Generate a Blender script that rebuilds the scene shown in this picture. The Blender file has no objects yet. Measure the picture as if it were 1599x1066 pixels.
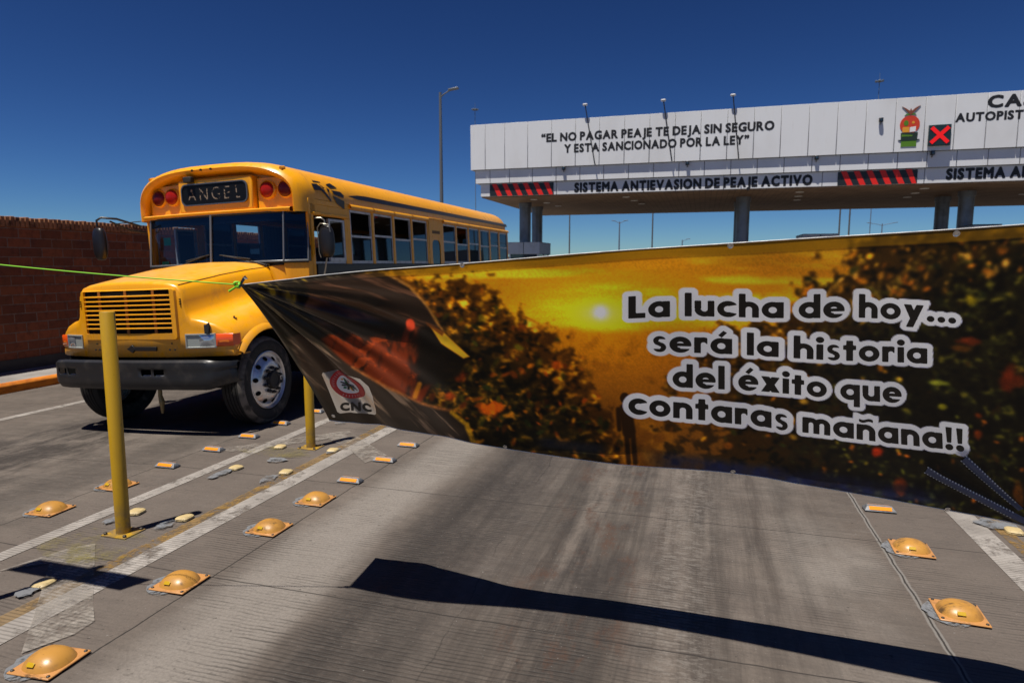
import bpy, bmesh, math, random
import numpy as np
from mathutils import Vector, Matrix
R = math.radians
sc = bpy.context.scene
COL = sc.collection
random.seed(7); RNG = np.random.default_rng(7)

# ------------------------------------------------------------------ camera
cam_d = bpy.data.cameras.new('camera'); cam = bpy.data.objects.new('camera', cam_d); COL.objects.link(cam)
cam_d.sensor_width = 36; cam_d.lens = 22.74; cam_d.clip_end = 6000; cam_d.dof.use_dof = True; cam_d.dof.focus_distance = 3.3; cam_d.dof.aperture_fstop = 4.5
cam.location = (0, 0, 1.8); cam.rotation_euler = (R(90-6.888), 0, R(16.326)); sc.camera = cam
# ------------------------------------------------------------------ sky and sun
w = bpy.data.worlds.new('World'); sc.world = w; w.use_nodes = True
wn = w.node_tree; bg = wn.nodes['Background']
sky = wn.nodes.new('ShaderNodeTexSky'); sky.sky_type = 'NISHITA'; sky.sun_disc = False
sky.sun_elevation = R(72.5); sky.sun_rotation = R(205.3); sky.altitude = 2000; sky.dust_density = 0; sky.ozone_density = 3
gam = wn.nodes.new('ShaderNodeGamma'); gam.inputs[1].default_value = 1.62
tint = wn.nodes.new('ShaderNodeMix'); tint.data_type = 'RGBA'; tint.blend_type = 'MULTIPLY'; tint.inputs[0].default_value = 1
tint.inputs[7].default_value = (.0760, .1030, .1340, 1)
wn.links.new(sky.outputs[0], gam.inputs[0]); wn.links.new(gam.outputs[0], tint.inputs[6]); wn.links.new(tint.outputs[2], bg.inputs[0])
bg.inputs[1].default_value = 0.1
sun_d = bpy.data.lights.new('sun', 'SUN'); sun = bpy.data.objects.new('sun', sun_d); COL.objects.link(sun)
sun_d.energy = 4.2; sun_d.angle = R(.53); sun_d.color = (1, .93, .83)
sun.rotation_euler = Vector((-.135, -.285, 1)).to_track_quat('Z', 'Y').to_euler(); sun.location = (-20, -30, 80)
sc.view_settings.view_transform = 'Standard'; sc.view_settings.look = 'None'
sc.view_settings.exposure = 0.52; sc.view_settings.gamma = 1

# ------------------------------------------------------------------ material helpers
class E_:
    """a shader value with arithmetic"""
    def __init__(s, nt, sock): s.nt = nt; s.s = sock
    def _m(s, op, *o):
        n = s.nt.nodes.new('ShaderNodeMath'); n.operation = op
        for i, a in enumerate((s,)+o):
            if isinstance(a, E_): s.nt.links.new(a.s, n.inputs[i])
            else: n.inputs[i].default_value = a
        return E_(s.nt, n.outputs[0])
    def __add__(s, o): return s._m('ADD', o)
    def __radd__(s, o): return s._m('ADD', o)
    def __sub__(s, o): return s._m('SUBTRACT', o)
    def __mul__(s, o): return s._m('MULTIPLY', o)
    __rmul__ = __mul__
    def abs(s): return s._m('ABSOLUTE')
    def max(s, o): return s._m('MAXIMUM', o)
    def min(s, o): return s._m('MINIMUM', o)
    def frac(s): return s._m('FRACT')
    def inv(s): return s._m('MULTIPLY_ADD', -1.0, 1.0)
    def ss(s, a, b, lo=0., hi=1.):
        n = s.nt.nodes.new('ShaderNodeMapRange'); n.interpolation_type = 'SMOOTHSTEP'
        s.nt.links.new(s.s, n.inputs[0]); n.inputs[1].default_value = a; n.inputs[2].default_value = b
        n.inputs[3].default_value = lo; n.inputs[4].default_value = hi
        return E_(s.nt, n.outputs[0])
class M:
    def __init__(s, name, color=(.5,.5,.5), rough=.5, metal=0., spec=.5, **kw):
        s.m = bpy.data.materials.new(name); s.m.use_nodes = True; s.nt = s.m.node_tree
        s.b = s.nt.nodes['Principled BSDF']; s.out = s.nt.nodes['Material Output']
        s.b.inputs['Base Color'].default_value = (*color, 1); s.b.inputs['Roughness'].default_value = rough
        s.b.inputs['Metallic'].default_value = metal; s.b.inputs['Specular IOR Level'].default_value = spec
        for k, v in kw.items(): s.b.inputs[k.replace('_', ' ')].default_value = v
        s._c = None; s.rnd = False
    def link(s, a, b): s.nt.links.new(a.s if isinstance(a, E_) else a, b)
    def co(s):
        if s._c is None:
            n = s.nt.nodes.new('ShaderNodeTexCoord'); s._c = n.outputs['Object']
        return s._c
    def xyz(s):
        n = s.nt.nodes.new('ShaderNodeSeparateXYZ'); s.nt.links.new(s.co(), n.inputs[0]); return [E_(s.nt, o) for o in n.outputs]
    def noise(s, scale, detail=4, rough=.55, stretch=(1,1,1), dist=0., off=(0,0,0)):
        mp = s.nt.nodes.new('ShaderNodeMapping'); mp.inputs['Scale'].default_value = stretch; mp.inputs['Location'].default_value = off
        if s.rnd:
            oi = s.nt.nodes.new('ShaderNodeObjectInfo'); va = s.nt.nodes.new('ShaderNodeVectorMath'); va.operation = 'ADD'; mu = s.nt.nodes.new('ShaderNodeMath'); mu.operation = 'MULTIPLY'; mu.inputs[1].default_value = 37.
            s.nt.links.new(oi.outputs['Random'], mu.inputs[0]); s.nt.links.new(s.co(), va.inputs[0]); s.nt.links.new(mu.outputs[0], va.inputs[1]); s.nt.links.new(va.outputs[0], mp.inputs[0])
        else: s.nt.links.new(s.co(), mp.inputs[0])
        n = s.nt.nodes.new('ShaderNodeTexNoise'); n.inputs['Scale'].default_value = scale; n.inputs['Detail'].default_value = detail
        n.inputs['Roughness'].default_value = rough; n.inputs['Distortion'].default_value = dist
        s.nt.links.new(mp.outputs[0], n.inputs['Vector']); return E_(s.nt, n.outputs['Fac'])
    def mix(s, fac, a, b, mode='MIX'):
        n = s.nt.nodes.new('ShaderNodeMix'); n.data_type = 'RGBA'; n.blend_type = mode
        for i, v in ((0, fac), (6, a), (7, b)):
            if isinstance(v, E_): s.nt.links.new(v.s, n.inputs[i])
            elif isinstance(v, bpy.types.NodeSocket): s.nt.links.new(v, n.inputs[i])
            elif isinstance(v, tuple): n.inputs[i].default_value = (*v[:3], 1)
            else: n.inputs[i].default_value = v
        return n.outputs[2]
    def color(s, c): s.link(c, s.b.inputs['Base Color']); return s
    def rough(s, c): s.link(c, s.b.inputs['Roughness']); return s
    def bump(s, h, strength=.3, dist=.01):
        n = s.nt.nodes.new('ShaderNodeBump'); n.inputs['Strength'].default_value = strength; n.inputs['Distance'].default_value = dist
        s.link(h, n.inputs['Height']); s.nt.links.new(n.outputs[0], s.b.inputs['Normal']); return s
    def alpha(s, a):
        """worn away where a is low: bare ground shows through"""
        t = s.nt.nodes.new('ShaderNodeBsdfTransparent'); x = s.nt.nodes.new('ShaderNodeMixShader')
        s.link(a, x.inputs[0]); s.nt.links.new(t.outputs[0], x.inputs[1]); s.nt.links.new(s.b.outputs[0], x.inputs[2])
        s.nt.links.new(x.outputs[0], s.out.inputs[0]); return s

def weather(m, base, dark, scale=3., lo=.45, hi=.75, stretch=(1,1,1), bump=0.):
    n = m.noise(scale, 6, .6, stretch); m.color(m.mix(n.ss(lo, hi), base, dark))
    if bump: m.bump(n, bump)
    return m

# ------------------------------------------------------------------ mesh helpers
class MB:
    def __init__(s): s.v = []; s.f = []
    def add(s, vs, fs, T=None):
        o = len(s.v)
        for p in vs: s.v.append(tuple(T @ Vector(p)) if T else tuple(p))
        for f in fs: s.f.append([i+o for i in f])
        return s
    def box(s, x0, x1, y0, y1, z0, z1, T=None):
        vs = [(x, y, z) for x in (x0, x1) for y in (y0, y1) for z in (z0, z1)]
        return s.add(vs, [(0,1,3,2), (4,6,7,5), (0,4,5,1), (2,3,7,6), (0,2,6,4), (1,5,7,3)], T)
    def tube(s, pts, r, n=10, caps=True, T=None):
        pts = [Vector(p) for p in pts]; rs = r if isinstance(r, (list, tuple)) else [r]*len(pts)
        vs = []; fs = []; ref = None
        for i, p in enumerate(pts):
            d = (pts[min(i+1, len(pts)-1)]-pts[max(i-1, 0)]).normalized()
            if ref is None:
                ref = Vector((0, 0, 1)) if abs(d.z) < .9 else Vector((1, 0, 0))
            a = d.cross(ref).normalized(); b = a.cross(d).normalized(); ref = b
            for k in range(n):
                t = 2*math.pi*k/n; vs.append(p+rs[i]*(math.cos(t)*a+math.sin(t)*b))
        for i in range(len(pts)-1):
            for k in range(n):
                fs.append((i*n+k, i*n+(k+1) % n, (i+1)*n+(k+1) % n, (i+1)*n+k))
        if caps: fs.append(tuple(range(n))); fs.append(tuple((len(pts)-1)*n+k for k in reversed(range(n))))
        return s.add(vs, fs, T)
    def lathe(s, prof, n=32, T=None, closed=False):
        """profile (radius, along) turned round the local X axis"""
        vs = []; fs = []; m = len(prof)
        for r, h in prof:
            for k in range(n):
                t = 2*math.pi*k/n; vs.append((h, r*math.cos(t), r*math.sin(t)))
        for i in range(m-1+(1 if closed else 0)):
            j = (i+1) % m
            for k in range(n): fs.append((i*n+k, i*n+(k+1) % n, j*n+(k+1) % n, j*n+k))
        if not closed:
            if prof[0][0] > 1e-4: fs.append(tuple(range(n)))
            if prof[-1][0] > 1e-4: fs.append(tuple((m-1)*n+k for k in reversed(range(n))))
        return s.add(vs, fs, T)
    def grid(s, rows, T=None):
        n = len(rows[0]); vs = [p for r in rows for p in r]
        return s.add(vs, [(i*n+j, i*n+j+1, (i+1)*n+j+1, (i+1)*n+j) for i in range(len(rows)-1) for j in range(n-1)], T)
    def prism(s, poly, d0, d1, axis='y', T=None):
        """polygon extruded along an axis; poly is in the other two axes"""
        f = {'x': lambda a, b, d: (d, a, b), 'y': lambda a, b, d: (a, d, b), 'z': lambda a, b, d: (a, b, d)}[axis]
        n = len(poly); vs = [f(a, b, d0) for a, b in poly]+[f(a, b, d1) for a, b in poly]
        return s.add(vs, [tuple(range(n)), tuple(range(2*n-1, n-1, -1))]+[(i, (i+1) % n, n+(i+1) % n, n+i) for i in range(n)], T)
    def build(s, name, m, parent=None, smooth=None, bevel=0., seg=2, sub=0, label=None, fix=True):
        me = bpy.data.meshes.new(name); me.from_pydata(s.v, [], s.f); me.update()
        if fix:
            b = bmesh.new(); b.from_mesh(me); bmesh.ops.remove_doubles(b, verts=b.verts, dist=1e-5)
            bmesh.ops.recalc_face_normals(b, faces=b.faces); b.to_mesh(me); b.free()
        o = bpy.data.objects.new(name, me); COL.objects.link(o)
        me.materials.append(m.m if isinstance(m, M) else m)
        if smooth is not None:
            me.shade_smooth(); me.set_sharp_from_angle(angle=R(smooth))
        if bevel:
            bv = o.modifiers.new('bevel', 'BEVEL'); bv.width = bevel; bv.segments = seg; bv.limit_method = 'ANGLE'; bv.angle_limit = R(40)
            me.shade_smooth() if smooth is None else None
            if smooth is None: me.set_sharp_from_angle(angle=R(50))
        if sub:
            sb = o.modifiers.new('smooth', 'SUBSURF'); sb.levels = sub; sb.render_levels = sub
        if parent: o.parent = parent
        if label: o['label'] = label
        return o
def tag(o, label, cat, group=None):
    o['label'] = label; o['category'] = cat
    if group: o['group'] = group
    return o
def thing(name, label, cat, loc=(0,0,0), rot=(0,0,0), group=None):
    o = bpy.data.objects.new(name, None); COL.objects.link(o); o.location = loc; o.rotation_euler = rot; o.empty_display_size = .2
    return tag(o, label, cat, group)
def struct(o, kind='structure'): o['kind'] = kind; return o
def copy_tree(o, parent=None):
    c = o.copy(); COL.objects.link(c); c.parent = parent
    for ch in list(o.children): copy_tree(ch, c)
    return c
def rot_to(d): return Vector(d).to_track_quat('X', 'Z').to_matrix().to_4x4()
def text_mb(body, x0, x1, z0, z1, y, offset=0., shear=0.):
    """flat lettering fitted into a rectangle of the XZ plane, facing -Y"""
    c = bpy.data.curves.new('lettering', 'FONT'); c.body = body; c.offset = offset; c.resolution_u = 4
    o = bpy.data.objects.new('lettering', c); COL.objects.link(o); bpy.context.view_layer.update()
    me = bpy.data.meshes.new_from_object(o.evaluated_get(bpy.context.evaluated_depsgraph_get()))
    P = np.array([v.co[:] for v in me.vertices]); F = [tuple(p.vertices) for p in me.polygons]
    bpy.data.objects.remove(o); bpy.data.curves.remove(c); bpy.data.meshes.remove(me)
    a, b = P.min(0), P.max(0); u = (P[:, 0]-a[0])/(b[0]-a[0]); v = (P[:, 1]-a[1])/(b[1]-a[1])
    mb = MB(); mb.add([(x0+(x1-x0)*i, y, z0+(z1-z0)*j) for i, j in zip(u, v)], F); return mb

def contour(Fv, X, Y):
    """fill of the region Fv<0 on a grid, edges cut along the zero line"""
    ny, nx = Fv.shape; V = []; ids = {}; faces = []
    def vid(k, p):
        if k not in ids: ids[k] = len(V); V.append(p)
        return ids[k]
    ins = Fv < 0; cnt = ins[:-1, :-1].astype(int)+ins[1:, :-1]+ins[:-1, 1:]+ins[1:, 1:]
    for j, i in zip(*np.nonzero(cnt)):
        cs = [(j, i), (j, i+1), (j+1, i+1), (j+1, i)]; poly = []
        for a, b in zip(cs, cs[1:]+cs[:1]):
            fa, fb = Fv[a], Fv[b]
            if fa < 0: poly.append(vid(a, (X[a], Y[a])))
            if (fa < 0) != (fb < 0):
                t = fa/(fa-fb); k = (min(a, b), max(a, b)); poly.append(vid(k, (X[a]+(X[b]-X[a])*t, Y[a]+(Y[b]-Y[a])*t)))
        if len(poly) >= 3: faces.append(tuple(poly))
    return np.array(V), faces
# ------------------------------------------------------------------ materials
def mk_road():
    m = M('concrete_road', rough=.8, spec=.3); x, y, z = m.xyz()
    big = m.noise(.55, 5, .6, off=(3,1,0)); mid = m.noise(3.2, 6, .68); fine = m.noise(60, 4, .7); blot = m.noise(1.7, 7, .72, (1.5, .6, 1), .3); cross = m.noise(7, 5, .65, (.22, 2.2, 1))
    grit = m.noise(240, 3, .7); wobble = m.noise(1.2, 4, .65, (1, .35, 1)); fleck = m.noise(22, 5, .75, (.6, 1.3, 1), off=(3,8,2))
    c = m.mix(big.ss(.3, .7), (.112, .092, .078), (.168, .142, .122))
    c = m.mix(mid.ss(.36, .7)*.6, c, (.078, .066, .058)); c = m.mix(cross.ss(.5, .72)*.4, c, (.062, .053, .047)); c = m.mix(cross.ss(.48, .28)*.3, c, (.20, .178, .16))
    xx = x+(wobble-.5)*.5; lane = m.noise(1.6, 6, .7, (3.2, .12, 1), off=(6,2,4)); lane2 = m.noise(1.2, 6, .72, (6, .3, 1), off=(1,5,2))
    nl = x.ss(-2.0, -1.7)*x.ss(.75, 1.1).inv()
    c = m.mix(nl*lane.ss(.44, .66)*.62, c, (.040, .033, .028)); c = m.mix(nl*lane.ss(.48, .30)*.35, c, (.20, .172, .15)); c = m.mix(nl*lane2.ss(.52, .68)*.5, c, (.060, .044, .034))
    # rubber left by tyres in the near lane, then in the bus lane
    band = xx.ss(-1.98, -1.62)*xx.ss(-1.55, -.6).inv()*(blot.ss(.25, .6)*.35+.55)
    band = band.max(xx.ss(-1.25, -.75)*xx.ss(-.5, .1).inv()*(blot*.55+lane2*.45).ss(.42, .60)*.8)
    band = band.max(xx.ss(-.4, .1)*xx.ss(.25, .75).inv()*(blot*.5+lane2*.5).ss(.45, .62)*.6)
    band = band.max(xx.ss(-7.6, -6.9)*xx.ss(-6.1, -5.2).inv()*blot.ss(.40, .58)*.85)
    band = band.max(xx.ss(-5.6, -5.2)*xx.ss(-4.9, -4.7).inv()*.4)
    c = m.mix(band*(fleck.ss(.25, .6)*.5+.5), c, (.026, .022, .020))
    rust = x.ss(-1.1, -.75)*x.ss(-.45, -.15).inv()*m.noise(2.6, 6, .75, (2, .8, 1), off=(9,4,0)).ss(.50, .66)
    c = m.mix(rust*.7, c, (.075, .033, .018))
    pale = xx.ss(-2.62, -2.35)*xx.ss(-2.1, -1.85).inv()*.8
    pale = pale.max(xx.ss(.35, .75)*xx.ss(.95, 1.15).inv()*big.ss(.35, .65)*.75).max(xx.ss(-.35, -.1)*xx.ss(.0, .25).inv()*fleck.ss(.45, .65)*.6)
    c = m.mix(pale, c, (.245, .222, .200))
    isl = x.ss(-4.52, -4.45)*x.ss(-2.7, -2.6).inv()
    c = m.mix((isl*.5).max(x.ss(1.17, 1.2)*.55), c, (.130, .108, .094))
    # dark specks and chips of pale aggregate
    c = m.mix(m.noise(26, 3, .5, off=(5,2,1)).ss(.68, .74)*.6, c, (.022, .02, .018))
    c = m.mix(m.noise(75, 2, .5, off=(1,7,1)).ss(.70, .75)*.65, c, (.27, .26, .245))
    c = m.mix(fine.ss(.3, .75)*.35, c, (.06, .054, .048)); c = m.mix(fleck.ss(.56, .70)*.45, c, (.05, .043, .038))
    # raked grooves across the lane, worn away in places
    yy = y+(m.noise(2.5, 3, .6)-.5)*.05
    g = (yy*36.).frac()
    gm = (g-.5).abs().ss(.08, .28).inv()*m.noise(1.0, 5, .65, off=(2,2,2)).ss(.40, .64)*m.noise(11, 5, .7, (.30, 3, 1)).ss(.36, .6)
    c = m.mix(gm*.6, c, (.026, .023, .021))
    # joints: sealed length-wise ones, thin cross ones
    jw = (m.noise(7, 3, .6)-.5)*.025
    for jx, wd in ((1.168, .016), (-2.663, .006), (-4.62, .006), (-8.9, .006)):
        d = (x+jw-jx).abs()
        if jx > 0: c = m.mix(d.ss(wd*.8, wd*1.3).inv()*.75, c, (.20, .19, .178))
        c = m.mix(d.ss(.003, .007).inv()*.9, c, (.02, .018, .016))
    cj = ((y+(m.noise(5, 3, .6)-.5)*.02-2.92+150*1.62)*(1/1.62)).frac()
    cj = ((cj-.5).abs()*-1.+.5)*1.62
    c = m.mix(cj.ss(.003, .007).inv()*.8, c, (.025, .022, .02))
    cr = (x+.9+(m.noise(3, 4, .6)-.5)*.12+(y-2.9)*.05+.25).abs()
    c = m.mix(cr.ss(.002, .006).inv()*m.noise(2, 3, .5, off=(4,4,4)).ss(.46, .62)*.45, c, (.02, .018, .016))
    m.color(c)
    hgt = fine*.4+grit*.25+gm*-.8+fleck*.4; m.bump(hgt, .7, .007)
    m.rough(band.ss(0, 1, .86, .6)); return m
ROAD = mk_road()
def mk_walk():
    m = M('sidewalk_concrete', rough=.85, spec=.3); return weather(m, (.27,.255,.24), (.16,.145,.135), 2.2, .35, .75, bump=.2)
WALK = mk_walk()
KERB = weather(M('kerb_orange_paint', rough=.75, spec=.3), (.62,.20,.015), (.30,.08,.012), 5, .42, .7, (1, .5, 2), .2)
def mk_paint(name, col, wear_lo, wear_hi, scale=9, dirty=(.135,.12,.108)):
    m = M(name, rough=.8, spec=.3); n = m.noise(scale, 7, .7); n2 = m.noise(2.2, 4, .6, off=(3,3,1)); n3 = m.noise(55, 3, .6)
    yy = m.xyz()[1]; g = ((yy*38.).frac()-.5).abs().ss(.1, .26).inv()
    m.color(m.mix(n2.ss(.35, .7)*.6, col, dirty))
    k = (n*.5+n2*.35+n3*.15).ss(wear_lo, wear_hi)
    return m.alpha(k if 'epoxy' in name else k*(g*-.35+1.))
PWHITE = mk_paint('worn_white_road_paint', (.36,.335,.31), .36, .52)
PFAINT = mk_paint('faint_white_road_paint', (.34,.31,.275), .40, .62)
PYEL = mk_paint('worn_yellow_road_paint', (.27,.155,.03), .42, .56)
PYELF = mk_paint('faint_yellow_spray', (.26,.22,.02), .44, .74, 6)
GLUE = mk_paint('grey_epoxy', (.19,.205,.225), .40, .56, 14, (.12,.12,.125))
def mk_post():
    m = M('post_yellow_paint', rough=.45, spec=.5); m.rnd = False; x, y, z = m.xyz(); n = m.noise(6, 6, .65, (1, 1, .25)); n2 = m.noise(34, 5, .7, (1, 1, .5)); n3 = m.noise(12, 5, .7, off=(3,3,3))
    c = m.mix(n.ss(.42, .72)*.8, (.47,.275,.008), (.29,.165,.012)); c = m.mix(n2.ss(.66, .72)*.8, c, (.10,.06,.03)); c = m.mix(z.ss(.02, .28).inv()*n3.ss(.35, .6)*.75, c, (.13,.10,.07)); c = m.mix(n3.ss(.68, .72)*.7, c, (.13,.08,.05))
    m.color(c); m.bump(n2, .1, .003); m.rough(n.ss(.3, .8, .38, .6)); return m
DUST = mk_post()
def mk_dome(name, col, dark):
    m = M(name, rough=.38, spec=.5); m.rnd = True; n = m.noise(9, 6, .65); n2 = m.noise(26, 4, .65, (1, 3, 1)); n3 = m.noise(5, 5, .6, off=(8,2,3))
    c = m.mix((n.ss(.48, .72)*.7).max(n2.ss(.60, .70)*.6), col, dark); c = m.mix(n3.ss(.56, .66)*n2.ss(.4, .6)*.8, c, (.05,.035,.02)); m.color(c); m.bump(n2, .12, .003); m.rough(n.ss(.4, .8, .34, .6)); return m
DOME = mk_dome('dome_orange_enamel', (.45,.225,.045), (.24,.115,.028))
DPLATE = mk_dome('dome_base_enamel', (.48,.23,.075), (.2,.1,.045))
DREF = M('yellow_reflector_tape', (.48,.30,.008), .3)
BOLT = M('dark_bolt', (.06,.055,.05), .5, .6)
ALU = weather(M('stud_aluminium', rough=.6, metal=.3), (.21,.22,.235), (.11,.11,.11), 30, .45, .7)
AMB = M('amber_reflector_lens', (.80,.27,.012), .22, 0, .6)
CREAM = weather(M('cream_stud_plastic', rough=.5), (.50,.39,.19), (.25,.2,.11), 25, .5, .75)
def mk_brick():
    m = M('dark_red_brick', rough=.85, spec=.25)
    x, y, z = m.xyz()
    cb = m.nt.nodes.new('ShaderNodeCombineXYZ'); m.link(y, cb.inputs[0]); m.link(z, cb.inputs[1])
    b = m.nt.nodes.new('ShaderNodeTexBrick'); m.nt.links.new(cb.outputs[0], b.inputs['Vector'])
    b.inputs['Scale'].default_value = 1; b.inputs['Brick Width'].default_value = .40; b.inputs['Row Height'].default_value = .165
    b.inputs['Mortar Size'].default_value = .009; b.inputs['Mortar Smooth'].default_value = .3; b.inputs['Bias'].default_value = -.1
    b.inputs['Color1'].default_value = (.24,.075,.036,1); b.inputs['Color2'].default_value = (.115,.040,.026,1); b.inputs['Mortar'].default_value = (.17,.145,.13,1)
    n = m.noise(9, 6, .7); n2 = m.noise(45, 4, .7); big = m.noise(.8, 3, .5)
    c = m.mix(n.ss(.42, .72)*.75, b.outputs[0], (.085,.035,.022)); c = m.mix(n2.ss(.66, .74)*.7, c, (.30,.15,.08)); c = m.mix(big.ss(.5, .7)*.35, c, (.21,.08,.03))
    m.color(c); bf = E_(m.nt, b.outputs['Fac']); m.bump(bf*-1.+n2*.4, .6, .012); return m
BRICK = mk_brick()
COPE = weather(M('coping_brick', rough=.85, spec=.25), (.34,.16,.08), (.10,.042,.028), 7, .4, .7, bump=.3)
PLINTH = weather(M('dark_plinth_paint', rough=.7), (.035,.035,.04), (.06,.055,.055), 4)
# bus
def mk_bus():
    m = M('bus_yellow_paint', rough=.28, spec=.5, Coat_Weight=.2, Coat_Roughness=.2); x, y, z = m.xyz()
    n = m.noise(2.2, 5, .6); n2 = m.noise(14, 5, .65, (1, 1, .35)); d = m.noise(38, 3, .6)
    c = m.mix(n.ss(.4, .75)*.4, (.90,.385,.004), (.80,.315,.005)); c = m.mix(n2.ss(.62, .76)*.22, c, (.42,.20,.03)); low = z.ss(.7, 1.35).inv()*n2.ss(.3, .6)*.4; c = m.mix(low, c, (.34,.23,.13)); c = m.mix(m.noise(5, 6, .72, (1, 1, .6), off=(7,3,1)).ss(.56, .70)*.30, c, (.40,.20,.05)); c = m.mix(m.noise(30, 4, .6, (1, 1, .06), off=(4,1,2)).ss(.62, .72)*.28, c, (.36,.17,.03))
    up = E_(m.nt, m.nt.nodes.new('ShaderNodeSeparateXYZ').outputs[2])
    g = m.nt.nodes.new('ShaderNodeNewGeometry'); m.nt.links.new(g.outputs['Normal'], up.s.node.inputs[0])
    dust = up.ss(.80, .99)*(n.ss(.3, .7)*.26+.06)                       # road dust settles on what faces up
    c = m.mix(dust, c, (.50,.36,.20)); c = m.mix(d.ss(.74, .78)*.4, c, (.2,.1,.03))
    m.color(c); m.rough((n2.ss(.35, .75)*.25+dust*.6+.27)); m.bump(n, .09, .03); return m
BUS = mk_bus()
BLACK = M('bus_black_paint', (.012,.012,.014), .35)
RUBBER = M('black_rubber', (.016,.016,.017), .65)
CHASSIS = weather(M('chassis_black', rough=.7), (.018,.017,.016), (.035,.03,.027), 6)
BUMPER = weather(M('bumper_dark_steel', rough=.38, metal=.25), (.022,.023,.026), (.05,.047,.045), 5, .48, .72, bump=.12)
CHROME = M('bright_metal', (.66,.67,.69), .22, .95)
RIMM = weather(M('wheel_aluminium', rough=.30, metal=.7), (.74,.74,.75), (.40,.37,.35), 7, .45, .72)
SILVER = weather(M('window_frame_aluminium', rough=.4, metal=.35), (.52,.53,.55), (.3,.3,.31), 12)
VOID = M('dark_recess', (.006,.006,.006), .9, 0, .1)
def mk_tyre():
    m = M('tyre_rubber', rough=.75, spec=.35); x, y, z = m.xyz(); n = m.noise(12, 5, .6); n2 = m.noise(3, 3, .5)
    m.color(m.mix(n.ss(.45, .75)*n2.ss(.4, .65), (.022,.021,.020), (.12,.10,.085))); m.bump(n, .2, .005); return m
TYRE = mk_tyre()
SCUFF = weather(M('tyre_scuffed_shoulder', rough=.8), (.15,.135,.115), (.04,.036,.033), 9, .42, .66, bump=.3)
def mk_glass(name, tintc, refl=.10, rough=.02):
    m = M(name, rough=rough); t = m.nt.nodes.new('ShaderNodeBsdfTransparent'); t.inputs[0].default_value = (*tintc, 1)
    gl = m.nt.nodes.new('ShaderNodeBsdfGlossy'); gl.inputs['Roughness'].default_value = rough; gl.inputs[0].default_value = (.9,.95,1,1)
    f = m.nt.nodes.new('ShaderNodeLayerWeight'); f.inputs[0].default_value = .35; fe = E_(m.nt, f.outputs['Fresnel'])
    x = m.nt.nodes.new('ShaderNodeMixShader'); m.link(fe*.45+refl, x.inputs[0])
    m.nt.links.new(t.outputs[0], x.inputs[1]); m.nt.links.new(gl.outputs[0], x.inputs[2]); m.nt.links.new(x.outputs[0], m.out.inputs[0]); return m
WSGLASS = mk_glass('windshield_glass', (.52,.62,.68), .02)
GLASS = mk_glass('window_glass', (.11,.15,.19), .05)
LENSG = mk_glass('headlamp_glass', (.85,.88,.9), .10)
REDL = M('red_lamp_lens', (.34,.010,.004), .3, 0, .3)
REDD = M('dark_red_lamp_lens', (.13,.006,.005), .3, 0, .3)
ORL = M('orange_marker_lens', (.78,.085,.006), .14, 0, .7, Coat_Weight=.5)
SEAT = weather(M('bus_seat_vinyl', rough=.55), (.045,.04,.045), (.08,.07,.07), 5)
INTER = M('bus_interior_panel', (.16,.17,.17), .6)
FLOOR = M('bus_floor_rubber', (.03,.03,.03), .7)
TEAL = M('teal_reflection', (.03,.42,.34), .5)
def mk_sign_letters():
    m = M('worn_cream_letters', rough=.6); n = m.noise(22, 4, .6, off=(2,5,1)); m.color(m.mix(n.ss(.3, .7), (.36,.29,.22), (.2,.16,.12))); return m.alpha(n.ss(.46, .55))
SIGNL = mk_sign_letters()
# canopy and the rest
WHITEP = M('canopy_white_panel', rough=.38, spec=.5)
def _wp():
    m = WHITEP; n = m.noise(.35, 4, .6, (1,1,.5)); n2 = m.noise(6, 5, .6, (1, 1, .12)); m.color(m.mix((n.ss(.4, .75)*.4).max(n2.ss(.54, .78)*.28), (.74,.76,.79), (.52,.51,.49)))
_wp()
SEAM = M('canopy_seam', (.17,.17,.18), .7)
INK = M('black_sign_lettering', (.010,.010,.012), .5)
def mk_soffit():
    m = M('canopy_soffit_slats', rough=.7, spec=.3); x, y, z = m.xyz(); n = m.noise(1.2, 4, .6); g = ((x*3.3).frac()-.5).abs().ss(.42, .48)
    m.color(m.mix(g*.6, m.mix(n.ss(.35, .7), (.30,.20,.12), (.21,.135,.08)), (.06,.04,.025))); return m
SOFFIT = mk_soffit()
COLM = weather(M('column_steel_cladding', rough=.4, metal=.6), (.20,.21,.235), (.13,.135,.15), 1.5, .4, .7)
def emis(name, c, s):
    m = M(name, c, .4); m.b.inputs['Emission Color'].default_value = (*c, 1); m.b.inputs['Emission Strength'].default_value = s; return m
REDX = emis('lit_red_cross', (.62, .006, .006), .42)
REDST = M('red_hazard_stripe', (.80,.018,.010), .45)
DARKST = M('black_hazard_panel', (.012,.018,.022), .45)
SIGBOX = M('signal_housing', (.012,.032,.036), .35)
POLE = M('galvanised_pole', (.17,.18,.19), .5, .5)
POLEF = M('far_pole_haze', (.13,.17,.23), .6)  # bluish haze of distance mixed into the pole colour
BOOTH = weather(M('booth_panel', rough=.5), (.42,.47,.52), (.33,.36,.4), 2)
BOOTHG = M('booth_window_glass', (.03,.05,.07), .08, 0, .6)
CAMB = M('camera_black', (.015,.015,.016), .4)
WHITEL = M('white_lamp_head', (.45,.46,.48), .5)
LAMPD = M('downlight_glass', (.75,.75,.72), .3)
ROPE = M('lime_green_cord', (.22,.60,.02), .6)
BTIE = M('black_ribbon', (.012,.012,.018), .4)
BWHITE = M('emblem_white', (.78,.78,.80), .4); BRED = M('emblem_red', (.50,.012,.02), .4); BGREEN = M('emblem_green', (.02,.16,.08), .4); BINK = M('banner_ink', (.012,.011,.010), .45)
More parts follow.
